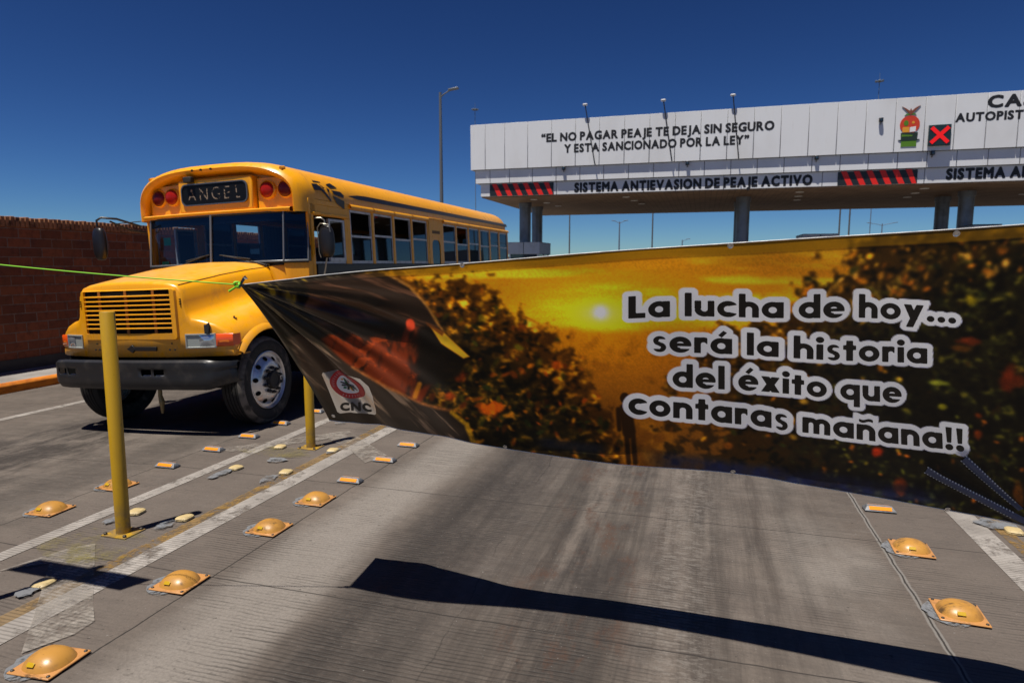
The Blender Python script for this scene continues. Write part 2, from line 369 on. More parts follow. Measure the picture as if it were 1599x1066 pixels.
CRED = M('crest_red', (.62,.05,.018), .45); CGREEN = M('crest_green', (.09,.22,.012), .45); CBROWN = M('crest_brown', (.22,.06,.03), .5); CYEL = M('crest_yellow', (.75,.34,.03), .45); CDARK = M('crest_dark', (.012,.03,.02), .5)
SBOARD = M('sign_back_metal', (.35,.36,.37), .45, .5)

# ------------------------------------------------------------------ ground, road, kerb
def zg(x): return 0. if x > -4.5 else .038*(max(x, -10.38)+4.5)
ys = [-80]+[-2+i*1.0 for i in range(0, 40)]+[60, 120, 400, 1800]
xs = [-1500, -200, -60, -10.38, -7.4, -4.5, -1, 3, 40, 200, 1500]
mb = MB(); mb.grid([[(x, y, zg(x)) for x in xs] for y in ys]); struct(mb.build('road', ROAD, fix=False))
SWZ = -.072
mb = MB(); mb.box(-14.5, -10.52, -40, 60, -.6, SWZ); struct(mb.build('sidewalk', WALK))
mb = MB(); mb.prism([(-10.52, -.6), (-10.52, SWZ+.004), (-10.42, SWZ+.004), (-10.38, SWZ-.03), (-10.36, -.6)], -40, 60, 'y'); struct(mb.build('kerb', KERB, bevel=.015))
def sheet(name, polys, m, dz=.004, nsub=1):
    mb = MB()
    for p in polys: mb.add([(x, y, zg(x)+dz) for x, y in p], [tuple(range(len(p)))])
    o = mb.build(name, m, fix=False); return struct(o)
def band(x0, x1, y0, y1): return [(x0, y0), (x1, y0), (x1, y1), (x0, y1)]
sheet('white_line', [band(-4.16, -4.04, -3, 40), band(-3.30, -3.14, -3, 40), band(1.76, 1.93, -3, 40), band(-8.46, -8.30, -3, 60)], PWHITE)
sheet('yellow_line', [band(-3.40, -3.30, -3, 40), band(1.97, 2.06, -3, 40)], PYEL)
sheet('arrow_marking', [[(-3.70, 3.07), (-3.80, 2.97), (-3.91, 2.62), (-3.72, 2.78), (-3.49, 2.56), (-2.97, 2.05), (-2.88, 2.24), (-2.89, 2.36), (-3.05, 2.49)],
                        [(-4.45, 5.12), (-4.37, 5.0), (-4.155, 5.1), (-3.643, 5.70), (-3.216, 5.407), (-2.877, 5.083), (-2.79, 5.34), (-3.613, 6.049)]], PFAINT, .008)
def blob(cx, cy, rx, ry, n=16, j=.25):
    return [(cx+rx*(1+random.uniform(-j, j))*math.cos(2*math.pi*k/n), cy+ry*(1+random.uniform(-j, j))*math.sin(2*math.pi*k/n)) for k in range(n)]
sheet('yellow_overspray', [blob(-3.68, 3.05, .36, .26), blob(-3.85, 5.15, .38, .15)], PYELF, .012)
sheet('glue_residue', [blob(-3.91, 4.45, .05, .13), blob(-3.68, 4.92, .09, .07), blob(-3.43, 4.46, .06, .10), blob(-3.50, 3.43, .05, .09), blob(-3.92, 3.42, .04, .10), blob(-3.35, 5.33, .05, .1), blob(-3.5, 2.48, .05, .06), blob(2.0, 5.05, .12, .09), blob(-3.86, 6.3, .06, .06)], GLUE, .016)
# distant land so that the horizon is not bare
mb = MB()
for k in range(60):
    a = -math.pi*.1+math.pi*1.2*k/59
    mb.v.append((1300*math.cos(a), 1300*math.sin(a), 0)); mb.v.append((1300*math.cos(a), 1300*math.sin(a), 6+5*math.sin(k*1.7)+4*math.sin(k*.6)))
    mb.v.append((1420*math.cos(a), 1420*math.sin(a), 0))
for k in range(59):
    i = 3*k; mb.f += [(i, i+3, i+4, i+1), (i+1, i+4, i+5, i+2)]
struct(mb.build('hills', M('far_scrub', (.07,.075,.06), .9), smooth=60))

# ------------------------------------------------------------------ brick wall
wall = thing('brick_wall', 'long dark red brick wall with soldier course coping behind the sidewalk', 'wall', (-11.55, 0, SWZ))
WT = 2.50
mb = MB(); mb.box(-.18, 0, -9, 34, .2, WT); mb.build('wall_face', BRICK, wall)
mb = MB(); mb.box(-.20, .02, -9, 34, 0, .2); mb.build('plinth', PLINTH, wall)
mb = MB(); yy = -9.
while yy < 34:
    dx = random.uniform(0, .012); dz = random.uniform(-.008, .008)
    mb.box(-.21-dx, .035+dx, yy, yy+.07, WT+.003, WT+.175+dz); yy += .086
mb.build('coping', COPE, wall, bevel=.006, seg=1)

# ------------------------------------------------------------------ yellow posts
def post(x, y, h, label):
    t = thing('bollard', label, 'bollard', (x, y, 0), group='yellow steel posts on the island')
    mb = MB(); mb.lathe([(.0445, .008), (.0445, h-.003), (.042, h)], 28, Matrix.Rotation(-math.pi/2, 4, 'Y')); mb.build('post', DUST, t, smooth=40)
    mb = MB(); mb.box(-.10, .10, -.085, .085, .001, .009); mb.build('base_plate', DUST, t, bevel=.002)
    for a, b in ((-1,-1), (1,-1), (-1,1), (1,1)):
        mb = MB(); mb.lathe([(.012, .009), (.012, .02), (.008, .024)], 6, Matrix.Translation((a*.08, b*.066, 0)) @ Matrix.Rotation(-math.pi/2, 4, 'Y')); mb.build('bolt', BOLT, t)
    return t
post(-3.677, 3.262, 1.49, 'tall yellow steel post standing in front of the bus grille')
post(-3.640, 5.39, 1.49, 'yellow steel post half hidden behind the left end of the banner')

# ------------------------------------------------------------------ dome studs
def dome_proto():
    t = thing('dome_stud', '', 'road stud', group='orange dome studs bolted along the lane edges')
    mb = MB(); mb.box(-.112, .112, -.112, .112, .001, .010); mb.build('base_plate', DPLATE, t, bevel=.004)
    mb = MB(); n = 36; rows = []
    for i in range(11):
        q = i/10; r = 1-q; hh = .056*(1-r**2.4)**.75 if q else 0
        rows.append([((.103*r)*math.copysign(abs(math.cos(a))**.85, math.cos(a)), (.096*r)*math.copysign(abs(math.sin(a))**.85, math.sin(a)), .009+hh) for a in [2*math.pi*k/n for k in range(n+1)]])
    mb.grid(rows); mb.build('dome', DOME, t, smooth=60)
    mb = MB(); mb.box(-.019, .019, -.002, .002, -.010, .010, Matrix.Translation((-.012, -.0815, .040)) @ Matrix.Rotation(R(-44), 4, 'X')); mb.build('reflector', DREF, t, bevel=.002)
    for a, b in ((-1,-1), (1,-1), (-1,1), (1,1)):
        mb = MB(); mb.lathe([(.008, .010), (.008, .014), (.004, .016)], 8, Matrix.Translation((a*.096, b*.096, 0)) @ Matrix.Rotation(-math.pi/2, 4, 'Y')); mb.build('bolt', BOLT, t)
    random.seed(3); mb = MB(); p = blob(-.035, -.012, .128, .122, 22, .14); mb.add([(x, y, .0015+.0) for x, y in p], [tuple(range(22))]); mb.build('adhesive', GLUE, t)
    return t
domes = [(-2.775, 2.035, 4, 'nearest orange dome stud, scratched, at the lower left corner of the road'),
         (-2.775, 2.80, 2, 'orange dome stud beside the dark shadow of the signboard'),
         (-2.77, 3.585, 0, 'third orange dome stud along the lane edge, right of the near yellow post'),
         (-2.77, 4.14, 1, 'farthest orange dome of the lane edge row, next to the first amber stud'),
         (-4.52, 3.42, 3, 'orange dome stud left of the near yellow post on the bus lane edge'),
         (-4.50, 3.97, -2, 'orange dome stud partly hidden behind the near yellow post'),
         (1.325, 4.455, -3, 'orange dome stud with grey glue to its right, just below the banner'),
         (1.33, 3.67, -3, 'large orange dome stud at the right edge, nearest on the right side')]
dp = dome_proto()
for i, (x, y, a, lab) in enumerate(domes):
    o = dp if i == 0 else copy_tree(dp)
    o.location = (x, y, zg(x)+.02); o.location.z = zg(x)+.006; o.rotation_euler = (0, 0, R(a)); o['label'] = lab

# ------------------------------------------------------------------ amber reflector studs
def stud_proto():
    t = thing('amber_stud', '', 'road stud', group='aluminium road studs with amber reflectors')
    mb = MB(); a = [(-.105, -.045), (.105, -.045), (.105, .045), (-.105, .045)]; b = [(-.082, -.014), (.082, -.014), (.082, .016), (-.082, .016)]
    mb.add([(x, y, .001) for x, y in a]+[(x, y, .008) for x, y in a]+[(x, y, .036) for x, y in b],
           [(0,3,2,1)]+[(i, (i+1) % 4, 4+(i+1) % 4, 4+i) for i in range(4)]+[(4+i, 4+(i+1) % 4, 8+(i+1) % 4, 8+i) for i in range(4)]+[(8,9,10,11)])
    mb.build('body', ALU, t, bevel=.003)
    for s in (-1, 1):
        ang = math.atan2(.028, .030)
        mb = MB(); mb.box(-.075, .075, -.015, .015, -.003, .003, Matrix.Translation((0, s*.0305, .0225)) @ Matrix.Rotation(-s*ang, 4, 'X')); mb.build('reflector', AMB, t, bevel=.0015)
    return t
studs = [(-2.745, 4.60, 'amber stud nearest the lane, first after the dome row'), (-2.735, 5.19, 'amber stud at the tip of the worn white arrow'), (-2.74, 5.70, 'amber stud just below the hem of the banner on the lane edge'),
         (-4.515, 4.50, 'amber stud right of the near yellow post on the bus lane edge'), (-4.48, 5.03, 'amber stud on the bus lane edge, second towards the bus'), (-4.47, 5.53, 'amber stud at the edge of the shadow under the bus'),
         (-4.50, 6.10, 'amber stud touching the front tyre of the bus'), (-4.46, 6.72, 'amber stud in the shade behind the far yellow post'), (1.30, 5.13, 'lone amber stud by the sealed joint under the banner on the right')]
sp = stud_proto()
for i, (x, y, lab) in enumerate(studs):
    o = sp if i == 0 else copy_tree(sp); o.location = (x, y, zg(x)+.006); o.rotation_euler = (0, 0, R(random.uniform(-3, 3))); o['label'] = lab
# cream studs, flat worn lozenges
def cream_proto():
    t = thing('cream_stud', '', 'road stud', group='small cream road studs on the island')
    mb = MB(); rows = []
    for q, hz in ((1, 0), (.97, .012), (.78, .021), (.4, .023), (.001, .023)):
        rows.append([(.052*q*math.copysign(abs(math.cos(a))**.55, math.cos(a)), .055*q*math.copysign(abs(math.sin(a))**.55, math.sin(a)), .001+hz) for a in [2*math.pi*k/28 for k in range(29)]])
    mb.grid(rows); mb.build('body', CREAM, t, smooth=35)
    mb = MB(); mb.box(-.03, .03, -.003, .003, -.006, .006, Matrix.Translation((0, -.049, .014)) @ Matrix.Rotation(R(-50), 4, 'X')); mb.build('reflector', CREAM, t)
    return t
cream = [(-3.88, 3.56, 'cream stud half hidden by the near yellow post'), (-3.462, 3.57, 'cream stud at the tip of the near post shadow'), (-3.887, 4.62, 'cream stud with a grey glue streak on the left island line'),
         (-3.392, 4.64, 'cream stud beside the right island line, midway between the posts'), (-3.36, 5.33, 'cream stud right of the far yellow post'), (-3.92, 5.29, 'cream stud left of the far yellow post'),
         (-3.895, 6.50, 'cream stud peeking out below the emblem corner of the banner'), (-3.50, 2.57, 'worn cream stud in the stem of the signboard shadow'), (2.07, 4.95, 'cream stud at the right edge below the banner')]
cp = cream_proto()
for i, (x, y, lab) in enumerate(cream):
    o = cp if i == 0 else copy_tree(cp); o.location = (x, y, .006); o.rotation_euler = (0, 0, R(random.uniform(-12, 12))); o['label'] = lab

# ------------------------------------------------------------------ school bus (local: x across, y backwards, z up, origin under the front axle)
bus = thing('school_bus', 'yellow conventional school bus with black roof stripe, waiting behind the banner', 'bus', (-5.80, 6.17, -.049), (0, R(-2.18), 0))
HW = 1.235; ZR = 2.60; ZC = 3.085; REAR = 9.38
def roof_pts(n=26, hw=HW, zr=ZR, zc=ZC):
    out = []
    for i in range(n+1):
        t = math.pi*i/n; c, s_ = math.cos(t), math.sin(t)
        out.append((hw*math.copysign(abs(c)**.62, c), zr+(zc-zr)*abs(s_)**.80))
    return out
def side_x(z): return HW if z <= ZR else HW*max(0., 1-((z-ZR)/(ZC-ZR))**(2/.80))**(.62/2)
# roof shell
rp = roof_pts()
def inset(pts, d, zd): return [(x*(1-d/HW), z-zd*max(0, (z-ZR)/(ZC-ZR))) for x, z in pts]
mb = MB(); mb.grid([[(x, y, z) for x, z in rp] for y in (1.0, 3.0, 5, 7, REAR-.25)]+[[(x, REAR-.1, z) for x, z in inset(rp, .03, .03)], [(x, REAR-.02, z) for x, z in inset(rp, .10, .09)], [(x, REAR, z) for x, z in inset(rp, .2, .16)]])
mb.add([(x, REAR, z) for x, z in inset(rp, .2, .16)], [tuple(range(27))])
o = mb.build('roof', BUS, bus, smooth=50)
mb = MB(); mb.grid([[(x, y, z) for x, z in inset(rp, .05, .05)] for y in (1.0, REAR-.1)]); mb.build('ceiling', INTER, bus, smooth=50)
mb = MB(); mb.box(-.33, .33, 2.4, 3.05, ZC-.02, ZC+.05); mb.build('roof_hatch', M('hatch_white', (.7,.7,.7), .5), bus, bevel=.03)
# front cap: rim, recess, ledge
rimy = lambda x: .62+.085*(abs(x)/HW)**2.6
def cap_prof(d, zd): return [(HW, 2.43)]+[(HW, 2.5)]+roof_pts()+[(-HW, 2.5), (-HW, 2.43)] if d == 0 else [(x*(1-d/HW), z-zd*max(0, (z-2.43)/(ZC-2.43))) for x, z in cap_prof(0, 0)]
mb = MB(); rows = []
for dy, d, zd in ((.42, 0, 0), (.20, .0, .0), (.10, .012, .012), (.03, .045, .04), (0, .085, .075), (.015, .105, .10), (.06, .125, .125), (.14, .135, .15)):
    rows.append([(x, rimy(x)+dy if dy < .4 else 1.0, z) for x, z in cap_prof(d, zd)])
mb.grid(rows); last = rows[-1]
mid = len(last)//2
cen = [(x*.0, .78, 2.40) for x, y, z in last]
mb.grid([last, [(x, .80+.05*(abs(x)/HW)**2, z) for x, y, z in last]])
mb.grid([[(x, .80+.05*(abs(x)/HW)**2, z) for x, y, z in last], [(x, .80+.05*(abs(x)/HW)**2, 2.44) for x, y, z in last]])
mb.grid([[(x, rimy(x)+.02, 2.435) for x in np.linspace(-1.12, 1.12, 21)], [(x, 1.0, 2.435) for x in np.linspace(-1.12, 1.12, 21)]])
mb.build('front_cap', BUS, bus, smooth=45)
mb = MB(); prof = [(-1.09, 2.44), (1.09, 2.44), (1.09, 2.475), (-1.09, 2.475)]
mb.grid([[(x, rimy(x)+.004+dy, z) for x in np.linspace(-1.10, 1.10, 23)] for dy, z in ((.25, 2.436), (0, 2.437), (-.012, 2.45), (-.012, 2.478), (.01, 2.49), (.25, 2.493))])
mb.build('cap_ledge', BUS, bus, smooth=50)
# destination box
mb = MB(); mb.box(-.50, .60, .665, .83, 2.49, 2.90); mb.build('sign_housing', BUS, bus, bevel=.02)
def rrect(x0, x1, z0, z1, r, n=5):
    p = []
    for cx, cz, a in ((x1-r, z1-r, 0), (x0+r, z1-r, 90), (x0+r, z0+r, 180), (x1-r, z0+r, 270)):
        for k in range(n+1): p.append((cx+r*math.cos(R(a+90*k/n)), cz+r*math.sin(R(a+90*k/n))))
    return p
sb = MB(); sb.prism(rrect(-.435, .535, 2.585, 2.835, .07), .652, .664, 'y'); sgn = sb.build('destination_sign', M('sign_black_glass', (.006,.007,.009), .4, 0, .2), bus)
fr = MB(); pa = rrect(-.445, .545, 2.575, 2.845, .078); pb = rrect(-.43, .53, 2.59, 2.83, .066)
fr.grid([[(x, .6635, z) for x, z in pa+pa[:1]], [(x, .642, z) for x, z in pa+pa[:1]], [(x, .642, z) for x, z in pb+pb[:1]], [(x, .655, z) for x, z in pb+pb[:1]]]); fr.build('sign_frame', M('sign_frame_dark_steel', (.16,.17,.18), .3, .7), sgn)
for ch, a, b in zip('ANGEL', (-.345, -.165, .015, .20, .375), (-.225, -.045, .135, .285, .455)):
    text_mb(ch, a, b, 2.635, 2.785, .6505, -.012).build('letter', SIGNL, sgn, fix=False)
mb = MB(); mb.box(-.36, -.24, .60, .66, 2.86, 2.93); mb.build('dent_patch', CHASSIS, bus, bevel=.01)
for x in (-.22, -.09, .06):
    mb = MB(); mb.tube([(x, rimy(x)+.015, 3.005), (x, rimy(x)-.012, 3.0)], .014, 8); mb.build('cap_bolt', BOLT, bus)
# warning lamps
for x, lens in ((-.90, REDD), (-.665, REDL), (.76, REDL), (1.0, REDD)):
    s_ = 1 if x > 0 else -1
    yb = .70+.05*(abs(x)/HW)**2+.06*max(0, abs(x)-.6)
    T = Matrix.Translation((x, yb, 2.715)) @ Matrix.Rotation(math.pi/2, 4, 'Z')
    a = MB(); a.lathe([(.112, .14), (.112, .012), (.098, 0), (.094, .015)], 28, T @ Matrix.Scale(1, 4)); hs = a.build('warning_lamp', BUS, bus, smooth=35)
    a = MB(); a.lathe([(.096, .012), (.090, -.012), (.06, -.028), (.0, -.034)], 28, T); a.build('lens', lens, hs, smooth=50)
for s_ in (-1, 1):
    mb = MB(); x0, x1 = (-1.06, -.53) if s_ < 0 else (.62, 1.12); xs_ = np.linspace(x0, x1, 8)
    mb.grid([[(x, .735+.09*max(0, abs(x)-.5), z) for x in xs_] for z in (2.50, 2.60, 2.86)]); mb.grid([[(x, .735+.09*max(0, abs(x)-.5), 2.50) for x in xs_], [(x, .70+.09*max(0, abs(x)-.5), 2.485) for x in xs_]])
    mb.build('lamp_panel', BUS, bus, smooth=40)
    mb = MB(); mb.tube([(s_*1.185, .98, 2.70), (s_*1.215, .98, 2.70)], [.022, .016], 10); mb.build('marker_lamp', CHROME, bus)
    mb = MB(); mb.tube([(s_*.98, rimy(.98)+.12, 2.965), (s_*.985, rimy(.98)+.05, 2.955)], [.028, .02], 10); mb.build('marker_lamp', M('amber_marker', (.7,.3,.02), .3), bus)

# body sides
bays = [(1.82+.665*i, 2.485+.665*i) for i in range(5)]+[(5.15+.70*i, 5.85+.70*i) for i in range(6)]
ZS, ZT = 1.80, 2.53
def side(s_):
    mb = MB(); X0, X1 = sorted((s_*(HW-.045), s_*HW))
    mb.box(X0, X1, .86, REAR-.02, .60, 1.575)                          # lower panel
    mb.box(X0, X1, .86, REAR-.02, ZT+.005, ZR)                         # header
    mb.box(X0, X1, .86, .955, 1.575, ZT+.005)                          # front post
    mb.box(X0, X1, .955, 1.745, 2.40, ZT+.005)
    mb.box(X0, X1, 1.69, 1.83, 1.575, 2.40)
    mb.box(X0, X1, 1.745, 1.83, 2.40, ZT+.005)
    for i, (a, b) in enumerate(bays):
        e = b+.035 if i < 10 else REAR-.02
        mb.box(X0, X1, b-.035, e, 1.575, ZT+.005)
    for k in range(0, 9):
        mb.box(*sorted((s_*HW, s_*(HW+.012))), .9, REAR-.05, .78+.0*k, .80, ) if k == 0 else None
    mb.box(*sorted((s_*HW, s_*(HW+.018))), .9, REAR-.05, 1.16, 1.24)
    o = mb.build('body_side', BUS, bus, bevel=.006, seg=1)
    mb = MB(); X = sorted((s_*HW, s_*(HW+.014)))
    mb.box(*X, .965, REAR-.06, 1.585, 1.79); mb.build('rub_rail', BLACK, bus, bevel=.004)
    mb = MB(); mb.box(X0, X1, .955, REAR-.03, 1.576, 1.795); mb.build('sill_panel', BLACK, bus)
    # passenger windows
    for i, (a, b) in enumerate(bays):
        a += .035; b -= .035
        if i == 4 and s_ > 0:
            mb = MB(); poly = rrect(a+.11, b-.11, 1.76, 2.22, .10)
            mb.add([(s_*(HW+.006), y, z) for y, z in ((a-.01, 1.25), (b+.01, 1.25), (b+.01, ZT+.04), (a-.01, ZT+.04))]+[(s_*(HW+.006), y, z) for y, z in poly], [])
            n = len(poly); outer = []
            for y, z in poly: outer.append((a-.01 if y < (a+b)/2 else b+.01, ZT+.04 if z > 1.99 else 1.60))
            mb = MB(); mb.grid([[(s_*(HW+.006), y, z) for y, z in outer+outer[:1]], [(s_*(HW+.006), y, z) for y, z in poly+poly[:1]], [(s_*(HW-.03), y, z) for y, z in poly+poly[:1]]])
            mb.box(*sorted((s_*HW, s_*(HW+.006))), a-.01, b+.01, 1.24, 1.60)
            dr = mb.build('emergency_door', BUS, bus)
            mb = MB(); mb.box(*sorted((s_*(HW-.012), s_*(HW-.006))), a+.08, b-.08, 1.74, 2.26); mb.build('pane', GLASS, dr)
            mb = MB(); mb.box(*sorted((s_*(HW+.006), s_*(HW+.008))), a+.12, b-.12, 2.33, 2.385); mb.build('door_lettering', M('faded_lettering', (.16,.09,.03), .7), dr)
            mb = MB(); mb.box(*sorted((s_*HW, s_*(HW+.022))), a-.02, b+.02, ZT+.045, ZT+.075); mb.build('drip_rail', BUS, dr, bevel=.008)
            continue
        openu = (i in (0, 2, 6)) if s_ > 0 else (i in (1, 4))
        zm = 2.16+(.03 if i % 2 else 0); fb = MB(); xo, xi = s_*(HW-.012), s_*(HW-.040); X2 = sorted((xo, xi))
        fb.box(*X2, a, a+.022, ZS, ZT); fb.box(*X2, b-.022, b, ZS, ZT); fb.box(*X2, a+.022, b-.022, ZS, ZS+.04)
        fb.box(*X2, a+.022, b-.022, ZT-.03, ZT); fb.box(*X2, a+.022, b-.022, zm, zm+.03)
        wnd = fb.build('window_frame', SILVER, bus)
        pg = MB(); xg = sorted((s_*(HW-.028), s_*(HW-.023)))
        pg.box(*xg, a+.02, b-.02, ZS+.038, zm+.002)
        if not openu: pg.box(*xg, a+.02, b-.02, zm+.028, ZT-.028)
        pg.build('pane', GLASS, wnd)
        hb = MB(); hb.grid([[(s_*(HW+dx), y, z) for y in (a-.02, b+.02)] for dx, z in ((.0, ZT+.075), (.022, ZT+.065), (.034, ZT+.04), (.034, ZT+.018), (.0, ZT+.010))]); hb.build('drip_cap', BUS, wnd, smooth=60)
        if (s_ > 0 and i in (3, 5, 8)) or (s_ < 0 and i in (2, 7)):
            cb = MB(); cb.grid([[(s_*(HW-.055-.012*math.sin(y*70)), y, z) for y in np.linspace(a+.03, b-.03, 24)] for z in (ZS, ZT-.03)]); cb.build('curtain', M('dull_blue_curtain', (.16,.23,.29), .8), wnd, smooth=80)
    # driver's window / service door glass
    fb = MB(); X2 = sorted((s_*(HW-.012), s_*(HW-.040))); a, b = .955, 1.69
    fb.box(*X2, a, a+.02, 1.80, 2.40); fb.box(*X2, a+.02, b, 1.80, 1.825)
    X3 = sorted((s_*(HW-.004), s_*(HW-.034))); c0 = 1.30
    fb.box(*X3, c0, c0+.035, 1.826, 2.375); fb.box(*X3, b-.045, b, 1.826, 2.375); fb.box(*X3, c0+.035, b-.045, 1.826, 1.875); fb.box(*X3, c0+.035, b-.045, 2.345, 2.375)
    dw = fb.build('driver_window' if s_ > 0 else 'door_window', SILVER, bus)
    pg = MB(); pg.box(*sorted((s_*(HW-.022), s_*(HW-.017))), c0+.03, b-.04, 1.87, 2.35); pg.build('pane', GLASS, dw)
    hb = MB(); hb.box(*sorted((s_*HW, s_*(HW+.02))), .93, 1.76, 2.41, 2.435); hb.build('drip_cap', BUS, dw, bevel=.006)
    # long stripe at the roof edge with a pointed front end
    mb = MB(); ys_ = np.linspace(1.85, REAR-.06, 30); zt = lambda y: min(2.755, 2.715+(y-1.85)*.12) if y < 2.3 else 2.755
    zbf = lambda y: 2.705 if y < 2.0 else 2.685
    rows = []
    for q in (0, .33, .66, 1): rows.append([(s_*(side_x(z)+.005), y, z) for y in ys_ for z in [zbf(y)+(zt(y)-zbf(y))*q]])
    mb.grid(rows); mb.build('roof_stripe', BLACK, bus)
for s_ in (-1, 1): side(s_)
# black bird-shaped decal over the driver's window
dec = MB()
for poly in ([(1.01,2.76),(1.14,2.77),(1.23,2.71),(1.29,2.67),(1.39,2.59),(1.38,2.56),(1.26,2.64),(1.19,2.69),(1.03,2.68)], [(1.36,2.79),(1.5,2.82),(1.61,2.77),(1.43,2.75)],
             [(1.43,2.72),(1.65,2.72),(1.72,2.68),(1.70,2.64),(1.47,2.67)], [(1.43,2.65),(1.71,2.60),(1.70,2.49),(1.52,2.55)], [(1.07,2.81),(1.26,2.81),(1.25,2.80),(1.09,2.79)],
             [(1.18,2.77),(1.20,2.77),(1.29,2.73),(1.26,2.72)], [(1.33,2.75),(1.39,2.72),(1.37,2.68),(1.34,2.70)]):
    dec.add([(1, y, z) for y, z in poly], [tuple(range(len(poly)))])
o = dec.build('bird_decal', BLACK, bus); bm = bmesh.new(); bm.from_mesh(o.data)
bmesh.ops.triangulate(bm, faces=bm.faces[:]); bmesh.ops.subdivide_edges(bm, edges=bm.edges[:], cuts=4, use_grid_fill=True)
for v in bm.verts: v.co.z += .03; v.co.x = side_x(v.co.z)+.006
bm.to_mesh(o.data); bm.free()
# rear wall
mb = MB(); mb.box(-HW+.05, HW-.05, REAR-.06, REAR-.02, .60, 1.9); mb.box(-HW+.05, -.75, REAR-.06, REAR-.02, 1.9, ZR); mb.box(.75, HW-.05, REAR-.06, REAR-.02, 1.9, ZR); mb.box(-.75, .75, REAR-.06, REAR-.02, 2.45, ZR); mb.box(-.05, .05, REAR-.06, REAR-.02, 1.9, 2.45)
mb.build('rear_wall', BUS, bus)
mb = MB(); mb.box(-.75, -.05, REAR-.045, REAR-.04, 1.9, 2.45); mb.box(.05, .75, REAR-.045, REAR-.04, 1.9, 2.45); mb.build('rear_window', GLASS, bus)
# floor and undercarriage
mb = MB(); mb.box(-HW+.05, HW-.05, .95, REAR-.07, .92, .99); mb.build('floor', FLOOR, bus)
mb = MB(); mb.box(-.48, -.36, -.55, REAR-.3, .48, .72); mb.box(.36, .48, -.55, REAR-.3, .48, .72); mb.box(-.95, .95, -.07, .07, .40, .52); mb.box(-.35, .35, -.2, .9, .55, .95)
mb.box(-1.0, 1.0, 6.3, 6.5, .42, .58); mb.box(.55, 1.1, 2.4, 3.6, .38, .72); mb.box(-1.1, -.6, 1.3, 2.0, .38, .72); mb.build('chassis', CHASSIS, bus, bevel=.01)
mb = MB(); mb.tube([(.12, -.52, .56), (.12, -.53, .40), (.135, -.53, .33), (.13, -.53, .20)], [.018, .022, .03, .012], 8); mb.build('tow_hook', M('brass_hook', (.30,.22,.10), .5, .5), bus)
# seats
for i in range(11):
    for x0 in (-1.08, .18):
        y0 = 2.5+i*.60
        mb = MB(); mb.box(x0, x0+.90, y0, y0+.45, 1.24, 1.42); mb.box(x0, x0+.90, y0+.40, y0+.50, 1.40, 1.92); mb.build('passenger_seat', SEAT, bus, bevel=.05, seg=2)
mb = MB(); mb.box(.40, .92, 1.62, 2.08, 1.18, 1.36); mb.box(.40, .92, 2.02, 2.14, 1.36, 2.0); mb.build('driver_seat', SEAT, bus, bevel=.05)
mb = MB(); T = Matrix.Translation((.66, 1.28, 1.74)) @ Matrix.Rotation(R(58), 4, 'X')
ring = [(0.22*math.cos(2*math.pi*k/28), .22*math.sin(2*math.pi*k/28), 0) for k in range(29)]
mb.tube(ring, .013, 8, T=T); mb.tube([(-.21, 0, 0), (.21, 0, 0)], .012, 6, T=T); mb.tube([(0, 0, 0), (0, 0, -.5)], .022, 8, T=T); mb.build('steering_wheel', RUBBER, bus, smooth=50)
mb = MB(); mb.box(-1.1, 1.1, .80, 1.16, 1.55, 1.79); mb.build('dashboard', FLOOR, bus, bevel=.05)
mb = MB(); mb.box(-HW+.05, -.20, 2.2, 2.24, 1.0, 1.95); mb.box(.20, HW-.05, 2.2, 2.24, 1.0, 1.95); mb.build('modesty_panel', INTER, bus)
for x, z in ((-1.0, 1.86), (-.94, 2.17)):
    mb = MB(); mb.box(x-.055, x+.055, .865, .869, z-.05, z+.05); mb.build('green_reflection', TEAL, bus)  # teal squares drawn in place of green reflections on the windshield

# windshield: gently bowed, with wrap-round corners and a small rake
def wsy(x): return .57+.05*(min(abs(x), 1.)/1.)**2+(.0 if abs(x) < .98 else (abs(x)-.98)*.95)
def wpt(x, z, off=0.): return (x, wsy(x)+(z-1.85)*.10-off, z)
WX = np.array([-1.21, -1.13, -1.06, -1.0, -.8, -.6, -.4, -.2, 0, .2, .4, .6, .8, 1.0, 1.06, 1.13, 1.21])
mb = MB(); mb.grid([[wpt(x, z) for x in WX] for z in (1.845, 2.0, 2.2, 2.44)]); mb.build('windshield', WSGLASS, bus, smooth=60)
fb = MB()
def bar(p, q, r_=.012): fb.tube([p, q], r_, 8)
for z in (1.845,): fb.tube([wpt(x, z, .006) for x in WX], .011, 8)
for x, r_ in ((-1.21, .011), (1.21, .010), (0., .015), (-1.0, .011), (1.0, .011)): fb.tube([wpt(x, 1.845, .01), wpt(x, 2.44, .01)], r_, 8)
fb.build('windshield_frame', M('dull_frame_metal', (.20,.21,.22), .4, .5), bus, smooth=50)
mb = MB()
for z in (1.832, 2.44): mb.tube([wpt(x, z, .003) for x in WX], .017, 8)
for x in (-1.222, 1.222): mb.tube([wpt(x, 1.83, 0), wpt(x, 2.44, 0)], .014, 8)
mb.build('windshield_seal', RUBBER, bus, smooth=50)
mb = MB(); mb.grid([[wpt(x, z, -.012) for x in WX] for z in (2.33, 2.445)]); mb.build('sun_band', M('dark_sun_band', (.006,.010,.018), .25), bus, smooth=60)
